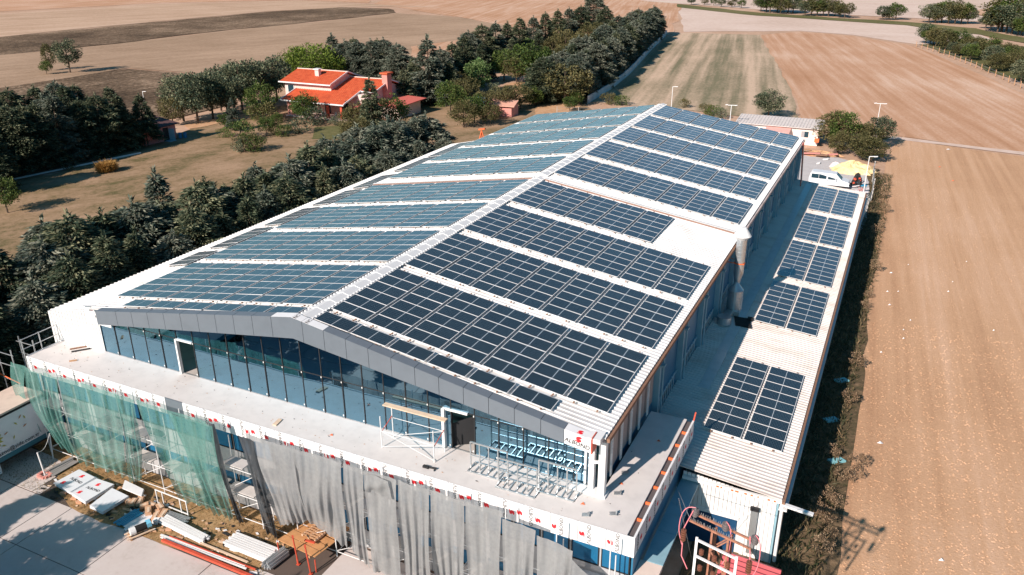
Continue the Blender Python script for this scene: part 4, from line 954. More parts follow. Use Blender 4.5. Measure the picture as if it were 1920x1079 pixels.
# ================================================================== TRANSFORMER POLE (front right)
xp = thing('high_voltage_pole', (23.0, -7.8, GZ), 'rusty lattice high voltage pole with spiked cross arms, insulators and pink cables', 'pole')
zt = -1.0; cx_, cy_ = 22.98, -7.75
dx = Vector((24.15-21.97, -8.5+7.57+.35, 0)).normalized(); dn = Vector((-dx.y, dx.x, 0)); O = Vector((cx_, cy_, zt))
rustp = plain('rusty_steel', (.36, .16, .10), .85, 0, .4, 8)
for s in (-.22, .22):
    MB().bar(O-dx*1.15+dn*s, O+dx*1.15+dn*s, .07, .07).build('cross_arm', rustp, xp)
b = MB()
for s in (-.22, .22):
    for q in range(34):
        p = O+dx*(-1.1+q*.067)+dn*s; b.bar(p, p+Vector((rng.uniform(-.03, .03), rng.uniform(-.03, .03), .16)), .012)
b.build('bird_spikes', galv, xp)
for k, q in enumerate((-1.12, .05, 1.12)):
    p = O+dx*q+dn*.1; b = MB(); b.cyl(p, p+Vector((0, 0, .3)), .09, .10, n=14)
    for j in range(3): b.cyl(p+Vector((0, 0, .08+j*.09)), p+Vector((0, 0, .11+j*.09)), .13, .13, n=14)
    b.cyl(p+Vector((0, 0, .3)), p+Vector((0, 0, .36)), .05, n=10); o = b.build('insulator', plain('grey_porcelain', (.16, .14, .14), .3), xp)
    pts = []
    e = p+dx*(-.25 if k < 1 else .15)-dn*.3+Vector((0, 0, -1.2))
    for t_ in range(11):
        t_ = t_/10; pts.append(tuple(p+Vector((0, 0, .36))+(e-p-Vector((0, 0, .36)))*t_+dx*((-.35 if k == 0 else .22)*math.sin(math.pi*t_))+Vector((0, 0, .28*math.sin(math.pi*min(1, t_*1.6))))))
    MB().tube(pts, .018).build('cable', plain('pink_cable', (.75, .22, .25), .5), xp)
for s in (-1, 1):
    for s2 in (-1, 1): MB().bar(O+dx*.30*s+dn*.16*s2+Vector((0, 0, -.1)), Vector((cx_, cy_, GZ))+dx*.38*s+dn*.2*s2, .07).build('leg', rustp, xp)
b = MB()
for k in range(14):
    z0, z1 = -.15-k*.75, -.15-(k+1)*.75
    for s2 in (-1, 1): b.bar(O+dx*.3*(-1)**k+dn*.16*s2+Vector((0, 0, z0)), O-dx*.3*(-1)**k+dn*.16*s2+Vector((0, 0, z1)), .045)
    for s in (-1, 1): b.bar(O+dx*.3*s+dn*.16*(-1)**k+Vector((0, 0, z0)), O+dx*.3*s-dn*.16*(-1)**k+Vector((0, 0, z1)), .045)
b.build('lattice', rustp, xp)
for dz, hw in ((-.55, .75), (-1.25, .75)):
    MB().bar(O-dx*hw-dn*.35+Vector((0, 0, dz)), O+dx*hw-dn*.35+Vector((0, 0, dz)), .09, .05).build('bracket_beam', white, xp)
for q in (-.75, .75): MB().bar(O+dx*q-dn*.35+Vector((0, 0, -.45)), O+dx*q-dn*.35+Vector((0, 0, -2.3)), .09, .05).build('bracket_post', white, xp)
for q in (-.5, 0, .5):
    for dz in (-.8, -1.5):
        p = O+dx*q-dn*.42+Vector((0, 0, dz)); b = MB(); b.cyl(p, p+Vector((0, 0, -.22)), .04, n=8)
        for j in range(3): b.cyl(p+Vector((0, 0, -.03-j*.07)), p+Vector((0, 0, -.06-j*.07)), .085, n=10)
        b.build('insulator', plain('brown_porcelain', (.20, .08, .05), .3), xp)
for k, q in enumerate((-1.35, 1.15)):
    p = O+dx*q-dn*.2+Vector((0, 0, -.55)); b = MB()
    for j in range(5): b.cyl(p+Vector((0, 0, -j*.1)), p+Vector((0, 0, -.03-j*.1)), .1, n=12)
    b.cyl(p+Vector((0, 0, .1)), p+Vector((0, 0, -.6)), .02); b.build('insulator', plain('brown_porcelain', (.20, .08, .05), .3), xp)
    MB().tube([tuple(O+dx*q*.85+Vector((0, 0, .3))), tuple(p+Vector((0, 0, .1)))], .02).build('cable', plain('pink_cable', (.75, .22, .25), .5), xp)
MB().tube([tuple(O-dx*1.35-dn*.2+Vector((0, 0, -1.1))), tuple(O-dx*1.3-dn*.3+Vector((0, 0, -1.6))), tuple(O-dx*1.0-dn*.35+Vector((0, 0, -2.0)))], .02).build('cable', plain('pink_cable', (.75, .22, .25), .5), xp)
for k, (a, c) in enumerate([((20.6, -4, -3.0), (20.2, 3, GZ)), ((21.3, -5, -3), (18.5, 5, -9))]):
    tag(MB().cyl(a, c, .015).build('guy_wire', galv, loc=a), ['thin steel guy wire left of the high voltage pole', 'thin overhead wire running from the pole towards the terrace block'][k], 'wire')
# small red roofed kiosk behind the pole
ks = thing('red_roofed_kiosk', (23.3, .4, GZ), 'low kiosk with a red corrugated roof behind the high voltage pole', 'kiosk')
b = MB(); b.box(22.2, 24.3, -1.2, 1.5, GZ, -9.75); b.build('wall', conc, ks)
for k in range(9):
    y = -1.5+k*.34; b = MB(); b.add([(21.9, y, -9.5), (24.6, y, -9.65), (24.6, y+.17, -9.57), (21.9, y+.17, -9.42), (24.6, y+.34, -9.65), (21.9, y+.34, -9.5)], [(0,1,2,3), (3,2,4,5)]); b.build('roof_sheet', redroof, ks)

# ================================================================== HOUSE
hs = thing('red_roofed_house', (-74, 98, GZ), 'pink and cream villa with terracotta roofs and two chimneys among the trees', 'house')
pinkw = plain('pale_pink_wall', (.72, .55, .50), .85)
def slab(a, b_, c, d, th, mat, name, parent):
    vs = [Vector(q) for q in (a, b_, c, d)]; lo = [q-Vector((0, 0, th)) for q in vs]
    return MB().add(vs+lo, [(0,1,2,3), (7,6,5,4), (0,4,5,1), (1,5,6,2), (2,6,7,3), (3,7,4,0)]).build(name, mat, parent)
def tiles(x0, x1, y0, z0, y1, z1, parent, n=None, name='roof'):
    r = slab((x0, y0, z0), (x1, y0, z0), (x1, y1, z1), (x0, y1, z1), .12, tile, name, parent)
    n = n or int((x1-x0)/.42); b = MB(); w = (x1-x0)/n
    for k in range(n):
        xa = x0+(k+.5)*w; b.add([(xa-.11, y0, z0+.01), (xa, y0, z0+.10), (xa+.11, y0, z0+.01), (xa-.11, y1, z1+.01), (xa, y1, z1+.10), (xa+.11, y1, z1+.01)], [(0,1,4,3), (1,2,5,4), (0,2,1)])
    o = b.build('tile_rows', tile, r); o['kind'] = 'stuff'
    return r
def hhp(x0, x1, y0, z0, y1, z1): tiles(x0, x1, y0, z0, y1, z1, hs)
tiles(-81.6, -67.0, 91.2, -9.15, 97.0, -7.45, hs)
tiles(-76.5, -63.8, 97.0, -7.45, 102.4, -5.9, hs)
slab((-76.5, 107.6, -7.6), (-76.5, 102.4, -5.9), (-63.8, 102.4, -5.9), (-63.8, 107.6, -7.6), .12, tile, 'roof', hs)
slab((-81.6, 97.0, -7.45), (-81.6, 91.2, -9.15), (-81.6, 91.2, -9.2), (-81.6, 97.0, -7.5), .1, white, 'barge_board', hs)
tiles(-85.0, -72.7, 95.2, -6.45, 101.0, -4.75, hs)
slab((-85, 106, -6.4), (-85, 101, -4.75), (-72.7, 101, -4.75), (-72.7, 106, -6.4), .12, tile, 'roof', hs)
for (x0, x1, y, z) in ((-81.7, -66.9, 91.15, -9.2), (-85.1, -72.6, 95.1, -6.5), (-67.0, -63.7, 96.9, -7.5)):
    MB().box(x0, x1, y-.12, y, z-.13, z+.10).build('fascia_board', white, hs)
for x, ya, za, yb, zb in ((-66.95, 91.2, -9.1, 97.0, -7.4), (-63.75, 97.0, -7.4, 102.4, -5.85), (-72.65, 95.2, -6.4, 101, -4.7), (-81.65, 91.2, -9.1, 97., -7.4), (-63.75, 102.4, -5.85, 107.6, -7.55), (-72.65, 101, -4.7, 106, -6.35)):
    MB().bar((x, ya, za), (x, yb, zb), .12, .25).build('barge_board', white, hs)
MB().bar((-76.5, 102.4, -5.82), (-63.8, 102.4, -5.82), .3, .14).build('ridge_tiles', creamp, hs); MB().bar((-85, 101, -4.68), (-72.7, 101, -4.68), .3, .14).build('ridge_tiles', creamp, hs)
b = MB(); b.box(-80.8, -64.5, 95.6, 106.8, GZ, -7.9); b.add([(-64.5, 97.2, -7.9), (-64.5, 106.8, -7.9), (-64.5, 102.4, -6.1)], [(0,1,2)]); b.build('wall', pinkw, hs)
b = MB(); b.box(-84.4, -73.2, 96, 105.4, GZ, -6.6); b.add([(-73.2, 96, -6.6), (-73.2, 105.4, -6.6), (-73.2, 101, -5.)], [(0,1,2)]); b.build('wall', pinkw, hs)
MB().box(-80.9, -79.8, 92.0, 95.6, GZ, -9.2).build('wall', plain('salmon_wall', (.70, .32, .25), .85), hs)
for x in (-75.5, -71.2, -68.0): MB().box(x-.22, x+.22, 91.7, 92.1, GZ, -9.2).build('porch_pillar', redst, hs)
MB().box(-80.6, -66.8, 91.0, 95.6, GZ, GZ+.25).build('porch_floor', pinkw, hs)
for x, z0, z1, y in ((-82.9, -8.5, -7.2, 95.98), (-78, -11.5, -9.8, 95.58), (-74, -12, -9.8, 95.58), (-70, -11.5, -9.8, 95.58)):
    w_ = MB().box(x-.7, x+.7, y-.03, y+.02, z0, z1).build('window', winm, hs); b = MB(); b.box(x-.8, x-.7, y-.06, y, z0, z1); b.box(x+.7, x+.8, y-.06, y, z0, z1); b.box(x-.8, x+.8, y-.06, y, z1, z1+.1); b.build('frame', white, w_)
MB().box(-64.5, -63.3, 100.5, 102.0, GZ, -4.6).build('chimney', brick, hs); MB().box(-64.75, -63.05, 100.2, 102.3, -4.6, -4.35).build('chimney_cap', tile, hs)
MB().box(-78.6, -77.7, 98.3, 99.1, -5.6, -4.3).build('chimney', pinkw, hs); MB().box(-78.8, -77.5, 98.1, 99.3, -4.3, -4.1).build('chimney_cap', white, hs)
slab((-64.4, 96.5, -9.6), (-58.4, 96.2, -9.8), (-57.8, 105.5, -9.4), (-63.4, 105.5, -9.1), .15, plain('flat_red_roof', (.58, .14, .11), .7), 'side_roof', hs)
MB().box(-63.5, -58.8, 97, 104.8, GZ, -9.75).build('wall', creamp, hs)
slab((-67.0, 92.6, -10.0), (-64.4, 93.6, -10.1), (-64.4, 97, -9.5), (-67, 97, -9.4), .1, redroof, 'porch_roof', hs)
for k, (x, y) in enumerate([(-73.4, 92.7), (-72.6, 92.5), (-70.1, 92.6), (-69.4, 92.9)]):
    t_ = thing('garden_chair', (x, y, GZ+.25), ['leftmost white plastic chair on the villa porch', 'second white plastic chair on the villa porch', 'third white plastic chair, by the middle red pillar', 'white plastic chair nearest the right porch pillar'][k], 'chair', 'white chairs on the porch')
    MB().box(x-.25, x+.25, y-.25, y+.25, GZ+.65, GZ+.70).build('seat', white, t_); MB().box(x-.25, x+.25, y+.2, y+.25, GZ+.7, GZ+1.15).build('backrest', white, t_)
    for a, c in ((-.22, -.22), (.22, -.22), (-.22, .22), (.22, .22)): MB().box(x+a-.03, x+a+.03, y+c-.03, y+c+.03, GZ+.25, GZ+.65).build('leg', white, t_)

# pink garden shed
sh = thing('pink_shed', (-84.6, 64, GZ), 'small pink garden shed with a dark lean-to roof and open door beside the dark hedge', 'shed')
salm = plain('shed_pink', (.72, .27, .25), .85)
b = MB(); b.box(-88.5, -84.4, 61.0, 67.6, GZ, -9.75); b.build('wall', salm, sh)
slab((-89.0, 60.3, -8.9), (-83.9, 60.3, -9.6), (-83.9, 68.2, -9.6), (-89, 68.2, -8.9), .14, plain('maroon_roof', (.10, .05, .05), .8), 'roof', sh)
MB().box(-84.42, -84.36, 64.9, 66.0, GZ, -10.0).build('doorway', dark, sh); MB().obox((-84.0, 66.3, -11.2), (.35, .25, 0), (0, .03, 0), (0, 0, .95)).build('door', tealw, sh)
MB().box(-84.2, -83.0, 64.8, 66.2, GZ, GZ+.15).build('step', tealw, sh)
MB().obox((-85.2, 60.6, -11.2), (.5, 0, 0), (0, .03, 0), (0, 0, .9)).build('gate_panel', wood, sh)
for k, (x, y) in enumerate([(-83.9, 67.9), (-83.4, 68.5)]):
    tag(MB().cyl((x, y, GZ), (x, y, GZ+.9), .3, n=12).build('barrel', plain('blue_barrel', (.03, .2, .4), .5), loc=(x, y, GZ)), ['blue barrel standing against the pink shed', 'blue barrel standing further from the pink shed'][k], 'barrel', 'blue barrels')
# huts behind the bushes
ht = thing('tarp_roofed_hut', (-48, 109.5, GZ), 'low hut with a blue sheeted roof half hidden by olive trees', 'hut')
slab((-50.2, 108.6, -9.9), (-46.6, 108.6, -9.9), (-46.6, 111.2, -9.5), (-50.2, 111.2, -9.5), .1, plain('blue_sheet', (.10, .38, .62), .5, 0, .5, 2, dirt=(.6, .65, .7)), 'roof', ht)
MB().box(-50, -46.8, 109, 111, GZ, -9.9).build('wall', plain('hut_wall', (.2, .17, .15), .9), ht)
ht = thing('pink_roofed_hut', (-43.5, 108.5, GZ), 'low hut with a salmon flat roof beside the blue sheeted hut', 'hut')
slab((-46.0, 106.6, -10.0), (-39.6, 106.9, -10.0), (-40.6, 111.0, -9.5), (-46.0, 110.4, -9.5), .12, plain('salmon_roof', (.72, .38, .28), .8), 'roof', ht)
MB().box(-45.6, -40.4, 107.4, 110.4, GZ, -10.05).build('wall', brick, ht)
# orange tripod
x, y = at(910, 226, GZ)[:2]; x, y = -34.5, 84.0
tp = thing('orange_tripod', (x, y, GZ), 'orange steel tripod standing between the bushes and the hall eave', 'tripod')
for a in (0, 2.1, 4.2): MB().cyl((x+.8*math.cos(a), y+.8*math.sin(a), GZ), (x, y, GZ+2.6), .09).build('leg', orangep, tp)
MB().obox((x+.1, y, GZ+2.8), (.55, 0, .1), (0, .2, 0), (0, 0, .12)).build('head', orangep, tp)

# white building behind the hall
wh = thing('white_outbuilding', (9, 109, GZ), 'long low cream outbuilding with a pale ribbed roof behind the hall', 'outbuilding')
MB().box(2.2, 14.6, 106.5, 110.2, GZ, -9.35).build('wall', plain('cream_white_wall', (.80, .66, .60), .85), wh)
slab((1.4, 106.0, -9.35), (15.2, 106.0, -9.35), (15.2, 111.0, -8.75), (1.4, 111, -8.75), .1, plain('pale_ribbed_roof', (.62, .56, .53), .6), 'roof', wh)
b = MB(); q = 1.5
while q < 15.1: b.add([(q, 106, -9.34), (q+.1, 106, -9.28), (q+.2, 106, -9.34), (q, 111, -8.74), (q+.1, 111, -8.68), (q+.2, 111, -8.74)], [(0,1,4,3), (1,2,5,4)]); q += .5
o = b.build('roof_ribs', plain('pale_ribbed_roof', (.62, .56, .53), .6), wh)
w_ = MB().box(12.0, 13.1, 106.44, 106.5, -10.9, -10.0).build('window', plain('grey_pane', (.35, .33, .34), .3), wh); MB().box(12.5, 13.1, 106.42, 106.44, -10.9, -10.0).build('pane', winm, w_)
slab((6.5, 104.2, -10.0), (10.4, 104.2, -10.0), (10.4, 106.4, -9.6), (6.5, 106.4, -9.6), .1, plain('pink_awning', (.70, .40, .35), .8), 'awning', wh)
MB().box(14.2, 14.9, 105.6, 106.3, -11.4, -10.9).build('meter_box', orangep, wh)

# ================================================================== WALL BESIDE THE TREE ROW
wl = thing('boundary_wall', (-45, 200, GZ), 'long whitewashed boundary wall running away along the conifer row', 'wall')
P_ = [(-32.6, 127.5), (-34.6, 149), (-37.8, 171), (-42.5, 196), (-47.5, 222), (-52, 248), (-56.4, 272)]
for a, c in zip(P_[:-1], P_[1:]):
    for k in range(3):
        p = Vector((*a, 0)).lerp(Vector((*c, 0)), k/3); q = Vector((*a, 0)).lerp(Vector((*c, 0)), (k+1)/3-.01)
        h = 1.5+rng.uniform(-.12, .12); MB().bar((p.x, p.y, GZ+h/2), (q.x, q.y, GZ+h/2), .3, h).build('wall_section', plain('whitewash', (.58, .60, .62), .9, 0, .25, .3), wl)

# ================================================================== FENCES
fn = thing('post_fence', (*at(1800, 125)[:2], GZ), 'line of small wooden fence posts with wire along the edge of the bushes', 'fence')
fp_ = [at(u, v)[:2] for u, v in [(1718, 88), (1760, 100), (1800, 116), (1840, 132), (1880, 150), (1925, 172)]]
pts = []
for a, c in zip(fp_[:-1], fp_[1:]):
    n = max(2, int((Vector(c)-Vector(a)).length/4.2)); pts += [tuple(Vector(a).lerp(Vector(c), k/n)) for k in range(n)]
pts.append(fp_[-1])
for x, y in pts: MB().cyl((x, y, GZ), (x+.1*rng.uniform(-1, 1), y, GZ+1.6), .085, n=6).build('post', wood, fn)
b = MB()
for z in (.6, 1.2): b.tube([(x, y, GZ+z) for x, y in pts], .03, n=4)
b.build('wire', galv, fn)
fn = thing('yard_fence', (-27, 113, GZ), 'wire mesh fence with thin posts behind the far gable of the hall', 'fence')
pts = [(-33, 112), (-29, 113), (-25, 113.5), (-21, 114), (-16, 114.5), (-11, 114.5), (-6, 114), (-1, 113.5)]
for x, y in pts: MB().cyl((x, y, GZ), (x, y, GZ+1.9), .06, n=6).build('post', conc, fn)
b = MB()
for z in (.3, .8, 1.3, 1.8): b.tube([(x, y, GZ+z) for x, y in pts], .018, n=4)
b.build('wire', galv, fn)
fn = thing('side_fence', (24.6, 80, GZ), 'sagging wire fence with grey posts on the right of the rear yard', 'fence')
pts = [(24.0, 67), (24.2, 72), (24.4, 77), (24.3, 82), (24.0, 87), (23.8, 92)]
for x, y in pts: MB().cyl((x, y, GZ), (x+.1, y, GZ+1.8), .07, n=6).build('post', conc, fn)
b = MB()
for z in (.5, 1.1, 1.7): b.tube([(x, y, GZ+z) for x, y in pts], .025, n=4)
b.build('wire', galv, fn)

# ================================================================== LAMP POSTS
def lamp(x, y, h, lab, r=.05, arms=2):
    t_ = thing('lamp_post', (x, y, GZ), lab, 'lamp post', 'white lamp posts')
    MB().cyl((x, y, GZ), (x, y, GZ+h), r*1.3, r, n=8).build('pole', white, t_)
    MB().bar((x-.55 if arms > 1 else x, y, GZ+h), (x+.6, y, GZ+h+.06), .08).build('arm', white, t_)
    for s in ((-1, 1) if arms > 1 else (1,)): MB().obox((x+.75*s, y, GZ+h+.06), (.2, 0, .03), (0, .1, 0), (0, 0, .045)).build('lamp_head', white, t_)
for (u, v, h, lab, arms) in [(1261.5, 163, 6.5, 'white lamp post above the far end of the hall ridge', 1), (1371.5, 198, 6, 'white lamp post with two arms behind the far right slope', 2), (1651, 195, 6.2, 'white lamp post rising from the dark bush by the stubble field', 2), (267, 172, 6, 'pale lamp post behind the pink garden shed', 1)]:
    x, y, _ = at(u, v, GZ+h); lamp(x, y, h, lab, arms=arms)
lamp(23.4, 77.5, 5.6, 'white lamp post between the van and the side fence', arms=1)

# ================================================================== VAN
vn = thing('white_van', (18.9, 82.2, GZ), 'white passenger van with dark windows parked behind the low shed', 'van')
vx, vy = 16.3, 82.3
def vprof(y, ins=0.):
    return [(vx+.05, y, GZ+.45), (vx, y, GZ+1.1), (vx+.15, y+0, GZ+1.85), (vx+.4, y, GZ+1.98), (vx+3.35, y, GZ+1.95), (vx+4.15, y, GZ+1.2), (vx+5.0, y, GZ+.98), (vx+5.15, y, GZ+.45)]
A_, B_ = vprof(vy-.92), vprof(vy+.92)
for k in (2, 3, 4):   # tumble-home
    A_[k] = (A_[k][0], A_[k][1]+.12, A_[k][2]); B_[k] = (B_[k][0], B_[k][1]-.12, B_[k][2])
n = 8; vpaint = plain('van_paint', (.78, .80, .82), .25, 0, .02)
MB().add(A_+B_, [tuple(range(n)), tuple(range(n, 2*n))[::-1]]+[(i, n+i, n+(i+1) % n, (i+1) % n) for i in range(n)]).build('body', vpaint, vn)
def vside(x0, x1, z0, z1, slant=0.):
    f = lambda z: vy-.935+.12*max(0, (z-1.1)/.75)
    MB().add([(vx+x0, f(z0), GZ+z0), (vx+x1+slant, f(z0), GZ+z0), (vx+x1, f(z1), GZ+z1), (vx+x0, f(z1), GZ+z1)], [(0,1,2,3)]).build('side_window', winm, vn)
vside(.3, 1.2, 1.2, 1.75); vside(1.24, 2.2, 1.2, 1.75); vside(2.4, 3.1, 1.2, 1.75, .6)
MB().add([(vx+3.45, vy-.7, GZ+1.87), (vx+4.1, vy-.8, GZ+1.26), (vx+4.1, vy+.8, GZ+1.26), (vx+3.45, vy+.7, GZ+1.87)], [(0,1,2,3)]).build('windscreen', plain('windscreen_glass', (.12, .25, .32), .1), vn)
for a in (.95, 4.2):
    for s in (-.9, .72): MB().cyl((vx+a, vy+s, GZ+.36), (vx+a, vy+s+.2, GZ+.36), .36, n=18).build('wheel', black, vn)
for s in (-.7, .7): MB().obox((vx+5.1, vy+s, GZ+.85), (.06, 0, 0), (0, .16, 0), (0, 0, .1)).build('headlight', alu, vn)
MB().box(vx+5.0, vx+5.22, vy-.9, vy+.9, GZ+.4, GZ+.6).build('bumper', dark, vn)
MB().obox((vx+3.4, vy-1.03, GZ+1.2), (.08, 0, 0), (0, .1, 0), (0, 0, .1)).build('mirror', vpaint, vn)
for a in (2.3, 2.9): MB().box(vx+a, vx+a+.16, vy-.95, vy-.93, GZ+1.03, GZ+1.07).build('door_handle', dark, vn)

# ================================================================== REAR YARD HEAPS
def mound(name, cx, cy, rx, ry, h, mat, label, cat, seed=1, n=26, sharp=.25):
    r = np.random.default_rng(seed); vs = [(cx, cy, GZ+h+.05)]; fs = []; K = 6
    for k in range(1, K+1):
        for i in range(n):
            a = 6.283*i/n; q = k/K; rr = q*(1+sharp*(r.uniform()-.5)); z = GZ+.05+h*(1-q**1.8)+r.uniform(-.12, .12)*h
            if k == K: z = GZ+.03
            vs.append((cx+rx*rr*math.cos(a), cy+ry*rr*math.sin(a), z))
    for i in range(n): fs.append((0, 1+i, 1+(i+1) % n))
    for k in range(K-1):
        for i in range(n): a = 1+k*n+i; b_ = 1+k*n+(i+1) % n; fs.append((a, a+n, b_+n, b_))
    return tag(MB().add(vs, fs).build(name, mat, loc=(cx, cy, GZ)), label, cat)
mound('tarp_pile', 21.2, 92.6, 3.0, 2.9, 1.3, plain('yellow_sheet', (.86, .64, .34), .7, 0, .25, 1.2, dirt=(.78, .48, .20)), 'heap under a pale yellow tarpaulin behind the van', 'tarpaulin heap', 3)
mound('white_sack_heap', 18.7, 93.6, .9, .8, .7, plain('pinkish_white', (.78, .66, .64), .8), 'pinkish white sack heap at the left of the yellow tarpaulin', 'sack heap', 4)
mound('rubble_pile', 16.0, 100.5, 3.0, 1.6, .6, orang, 'rubble and earth pile at the back of the rear yard', 'rubble pile', 5, sharp=.6)
for k, (x, y, L, a, mt2, lab) in enumerate([(14.6, 99.2, 2.6, .1, brick, 'pink board on the rubble in the rear yard'), (16.2, 98.6, 1.9, -.25, rust, 'rusty sheet on the rubble in the rear yard'), (13.2, 101, 2.2, .4, wood, 'brown board at the left end of the rubble'), (17.6, 99.8, 1.5, .2, brick, 'reddish board nearest the big bushes'), (16.9, 97.6, .8, .1, white, 'white slab lying in front of the rubble'), (16.2, 94.6, .5, .0, white, 'small white bag lying on the rear yard concrete')]):
    tag(MB().obox((x, y, GZ+.45 if k < 4 else GZ+.15), (L/2*math.cos(a), L/2*math.sin(a), .08), (-.3*math.sin(a), .4, 0), (0, 0, .05)).build('scrap_board', mt2, loc=(x, y, GZ)), lab, 'board', 'boards in the rear yard')
mound('dark_scrap_heap', 22.2, 84.2, .75, .9, 1.7, dark, 'dark scrap heap speckled with red, right of the van', 'scrap heap', 6, sharp=.6)
for k in range(6): 
    x, y, z = 22.2+rng.uniform(-.5, .5), 83.6+rng.uniform(-.3, .3), GZ+rng.uniform(.4, 1.5)
    o = MB().obox((x, y, z), (.12, 0, .02), (0, .12, 0), (0, 0, .1)).build('red_fitting', redst, bpy.data.objects['dark_scrap_heap'])
b = MB()
for q in range(40): x, y = 22.9+rng.uniform(-.9, .7), 77+rng.uniform(-7, 8); b.obox((x, y, GZ+.2+rng.uniform(0, .4)), (rng.uniform(.1, .5), rng.uniform(-.2, .2), rng.uniform(-.1, .2)), (0, rng.uniform(.1, .3), 0), (0, 0, .04), int(q % 3))
tag(b.build('junk_strip', [plain('pale_junk', (.62, .58, .60), .7), brick, bluet], loc=(22.9, 77, GZ)), 'strip of mixed junk and plastic along the side fence', 'junk', kind='stuff')
# mast on the far right corner of the hall
ms = thing('roof_ladder', (16.9, 63, az(17)), 'thin red and grey ladder mast leaning at the far corner of the hall', 'ladder')
for y in (62.6, 63.4): MB().cyl((17.2, y, az(17)), (16.85, y, -2.4), .05).build('stile', redst if y < 63 else galv, ms)
for k in range(9): MB().cyl((17.15-.04*k, 62.6, -7.1+k*.5), (17.15-.04*k, 63.4, -7.1+k*.5), .025).build('rung', galv, ms)

# ================================================================== VEGETATION
def leaf_mesh(name, P, D, L, Wd, mat, droop=None):
    """diamond sprays at P along unit D, length L, width Wd"""
    n = len(P); up = rng.normal(size=(n, 3))*.6+np.array([0, 0, 1.]); S = np.cross(D, up); S /= np.linalg.norm(S, axis=1)[:, None]+1e-9
    N = np.cross(S, D)
    L = np.broadcast_to(L, (n,))[:, None]; Wd = np.broadcast_to(Wd, (n,))[:, None]
    a = P; b_ = P+D*L*.5+S*Wd*.5+N*L*.05; c = P+D*L-N*L*.10; d = P+D*L*.5-S*Wd*.5+N*L*.05
    V = np.stack([a, b_, c, d], 1).reshape(-1, 3); me = bpy.data.meshes.new(name)
    me.vertices.add(4*n); me.vertices.foreach_set('co', V.ravel().astype(np.float32))
    me.loops.add(4*n); me.loops.foreach_set('vertex_index', np.arange(4*n, dtype=np.int32))
    me.polygons.add(n); me.polygons.foreach_set('loop_start', np.arange(0, 4*n, 4, dtype=np.int32)); me.polygons.foreach_set('loop_total', np.full(n, 4, dtype=np.int32))
    me.materials.append(mat); me.update(calc_edges=True); return me
def unit(v): return v/(np.linalg.norm(v, axis=1)[:, None]+1e-9)
def conifer_crown(h, r, mat, seed, nb=150, shape='cone', lean=.0, leafL=.34, base=.10):
    leafL = leafL*1.0
    g = np.random.default_rng(seed); P = []; D = []
    for k in range(nb):
        t = base+(1-base)*g.uniform(0, 1)**1.05; az_ = g.uniform(0, 6.283)
        prof = (1-t)**.75 if shape == 'cone' else (1-t**2.6)**.6*(.72+.28*min(1, t*3))
        R_ = r*prof*g.uniform(.72, 1.15)+.15; z0 = t*h
        d = np.array([math.cos(az_), math.sin(az_), 0]); rise = g.uniform(.05, .55)
        m_ = max(4, int(R_*7)); s = np.linspace(.25, 1, m_)
        for q in s:
            c = d*R_*q+np.array([0, 0, z0+rise*R_*q-.42*R_*q*q]); kk = 9 if q > .45 else 4
            side = np.array([-d[1], d[0], 0])
            for _ in range(kk):
                w = g.normal(scale=.30*(1-.35*q)*R_*.35+.06); P.append(c+side*w+g.normal(scale=.09, size=3))
                D.append(d*1.0+side*np.sign(w)*g.uniform(.1, .9)+np.array([0, 0, g.uniform(-.30, .42)]))
    for _ in range(50):
        t = g.uniform(.85, 1.06); P.append(np.array([g.normal(scale=.10*r*(1.1-t)+.03), g.normal(scale=.10*r*(1.1-t)+.03), h*t])); D.append(np.array([g.normal()*.5, g.normal()*.5, 1.2]))
    P = np.array(P); D = unit(np.array(D)); n = len(P)
    return leaf_mesh('crown', P, D, leafL*g.uniform(.7, 1.5, n), leafL*.34*g.uniform(.7, 1.4, n), mat)
def broad_crown(h, r, mat, seed, ncl=46, per=70, zc=.62, flat=1., leafL=.26, stem=.3, open_=0.):
    g = np.random.default_rng(seed); P = []; D = []
    for k in range(ncl):
        u = unit(g.normal(size=(1, 3)))[0]; q = g.uniform(.45, 1.0)**.6
        c = np.array([u[0]*r*q, u[1]*r*q, h*zc+u[2]*h*(1-zc)*q*flat*.92]); cr = r*g.uniform(.20, .38)
        if c[2] < h*stem: c[2] = h*stem+g.uniform(0, .3)
        pp = unit(g.normal(size=(per, 3)))*(g.uniform(.35, 1, (per, 1))**.5)*cr*np.array([1, 1, .8])
        P.append(c+pp); D.append(unit(pp+u*.3*cr+g.normal(scale=.5*cr, size=(per, 3))+np.array([0, 0, .15*cr])))
    P = np.concatenate(P); D = np.concatenate(D); n = len(P)
    return leaf_mesh('crown', P, D, leafL*g.uniform(.6, 1.4, n), leafL*.62*g.uniform(.7, 1.3, n), mat)
def trunk_mesh(h, r, seed, limbs=5, spread=.5, mat=None):
    g = np.random.default_rng(seed); b = MB(); b.cyl((0, 0, 0), (g.normal(scale=.05), g.normal(scale=.05), h*.5), r, r*.7, n=7); b.cyl((0, 0, h*.5), (0, 0, h*.93), r*.7, r*.15, n=6)
    for k in range(limbs):
        z = h*g.uniform(.25, .7); a = g.uniform(0, 6.28); L = spread*h*g.uniform(.3, .6); b.cyl((0, 0, z), (L*math.cos(a), L*math.sin(a), z+L*.6), r*.35, r*.08, n=5)
    return b.mesh('trunk', mat or trunkm)
LIB = {}
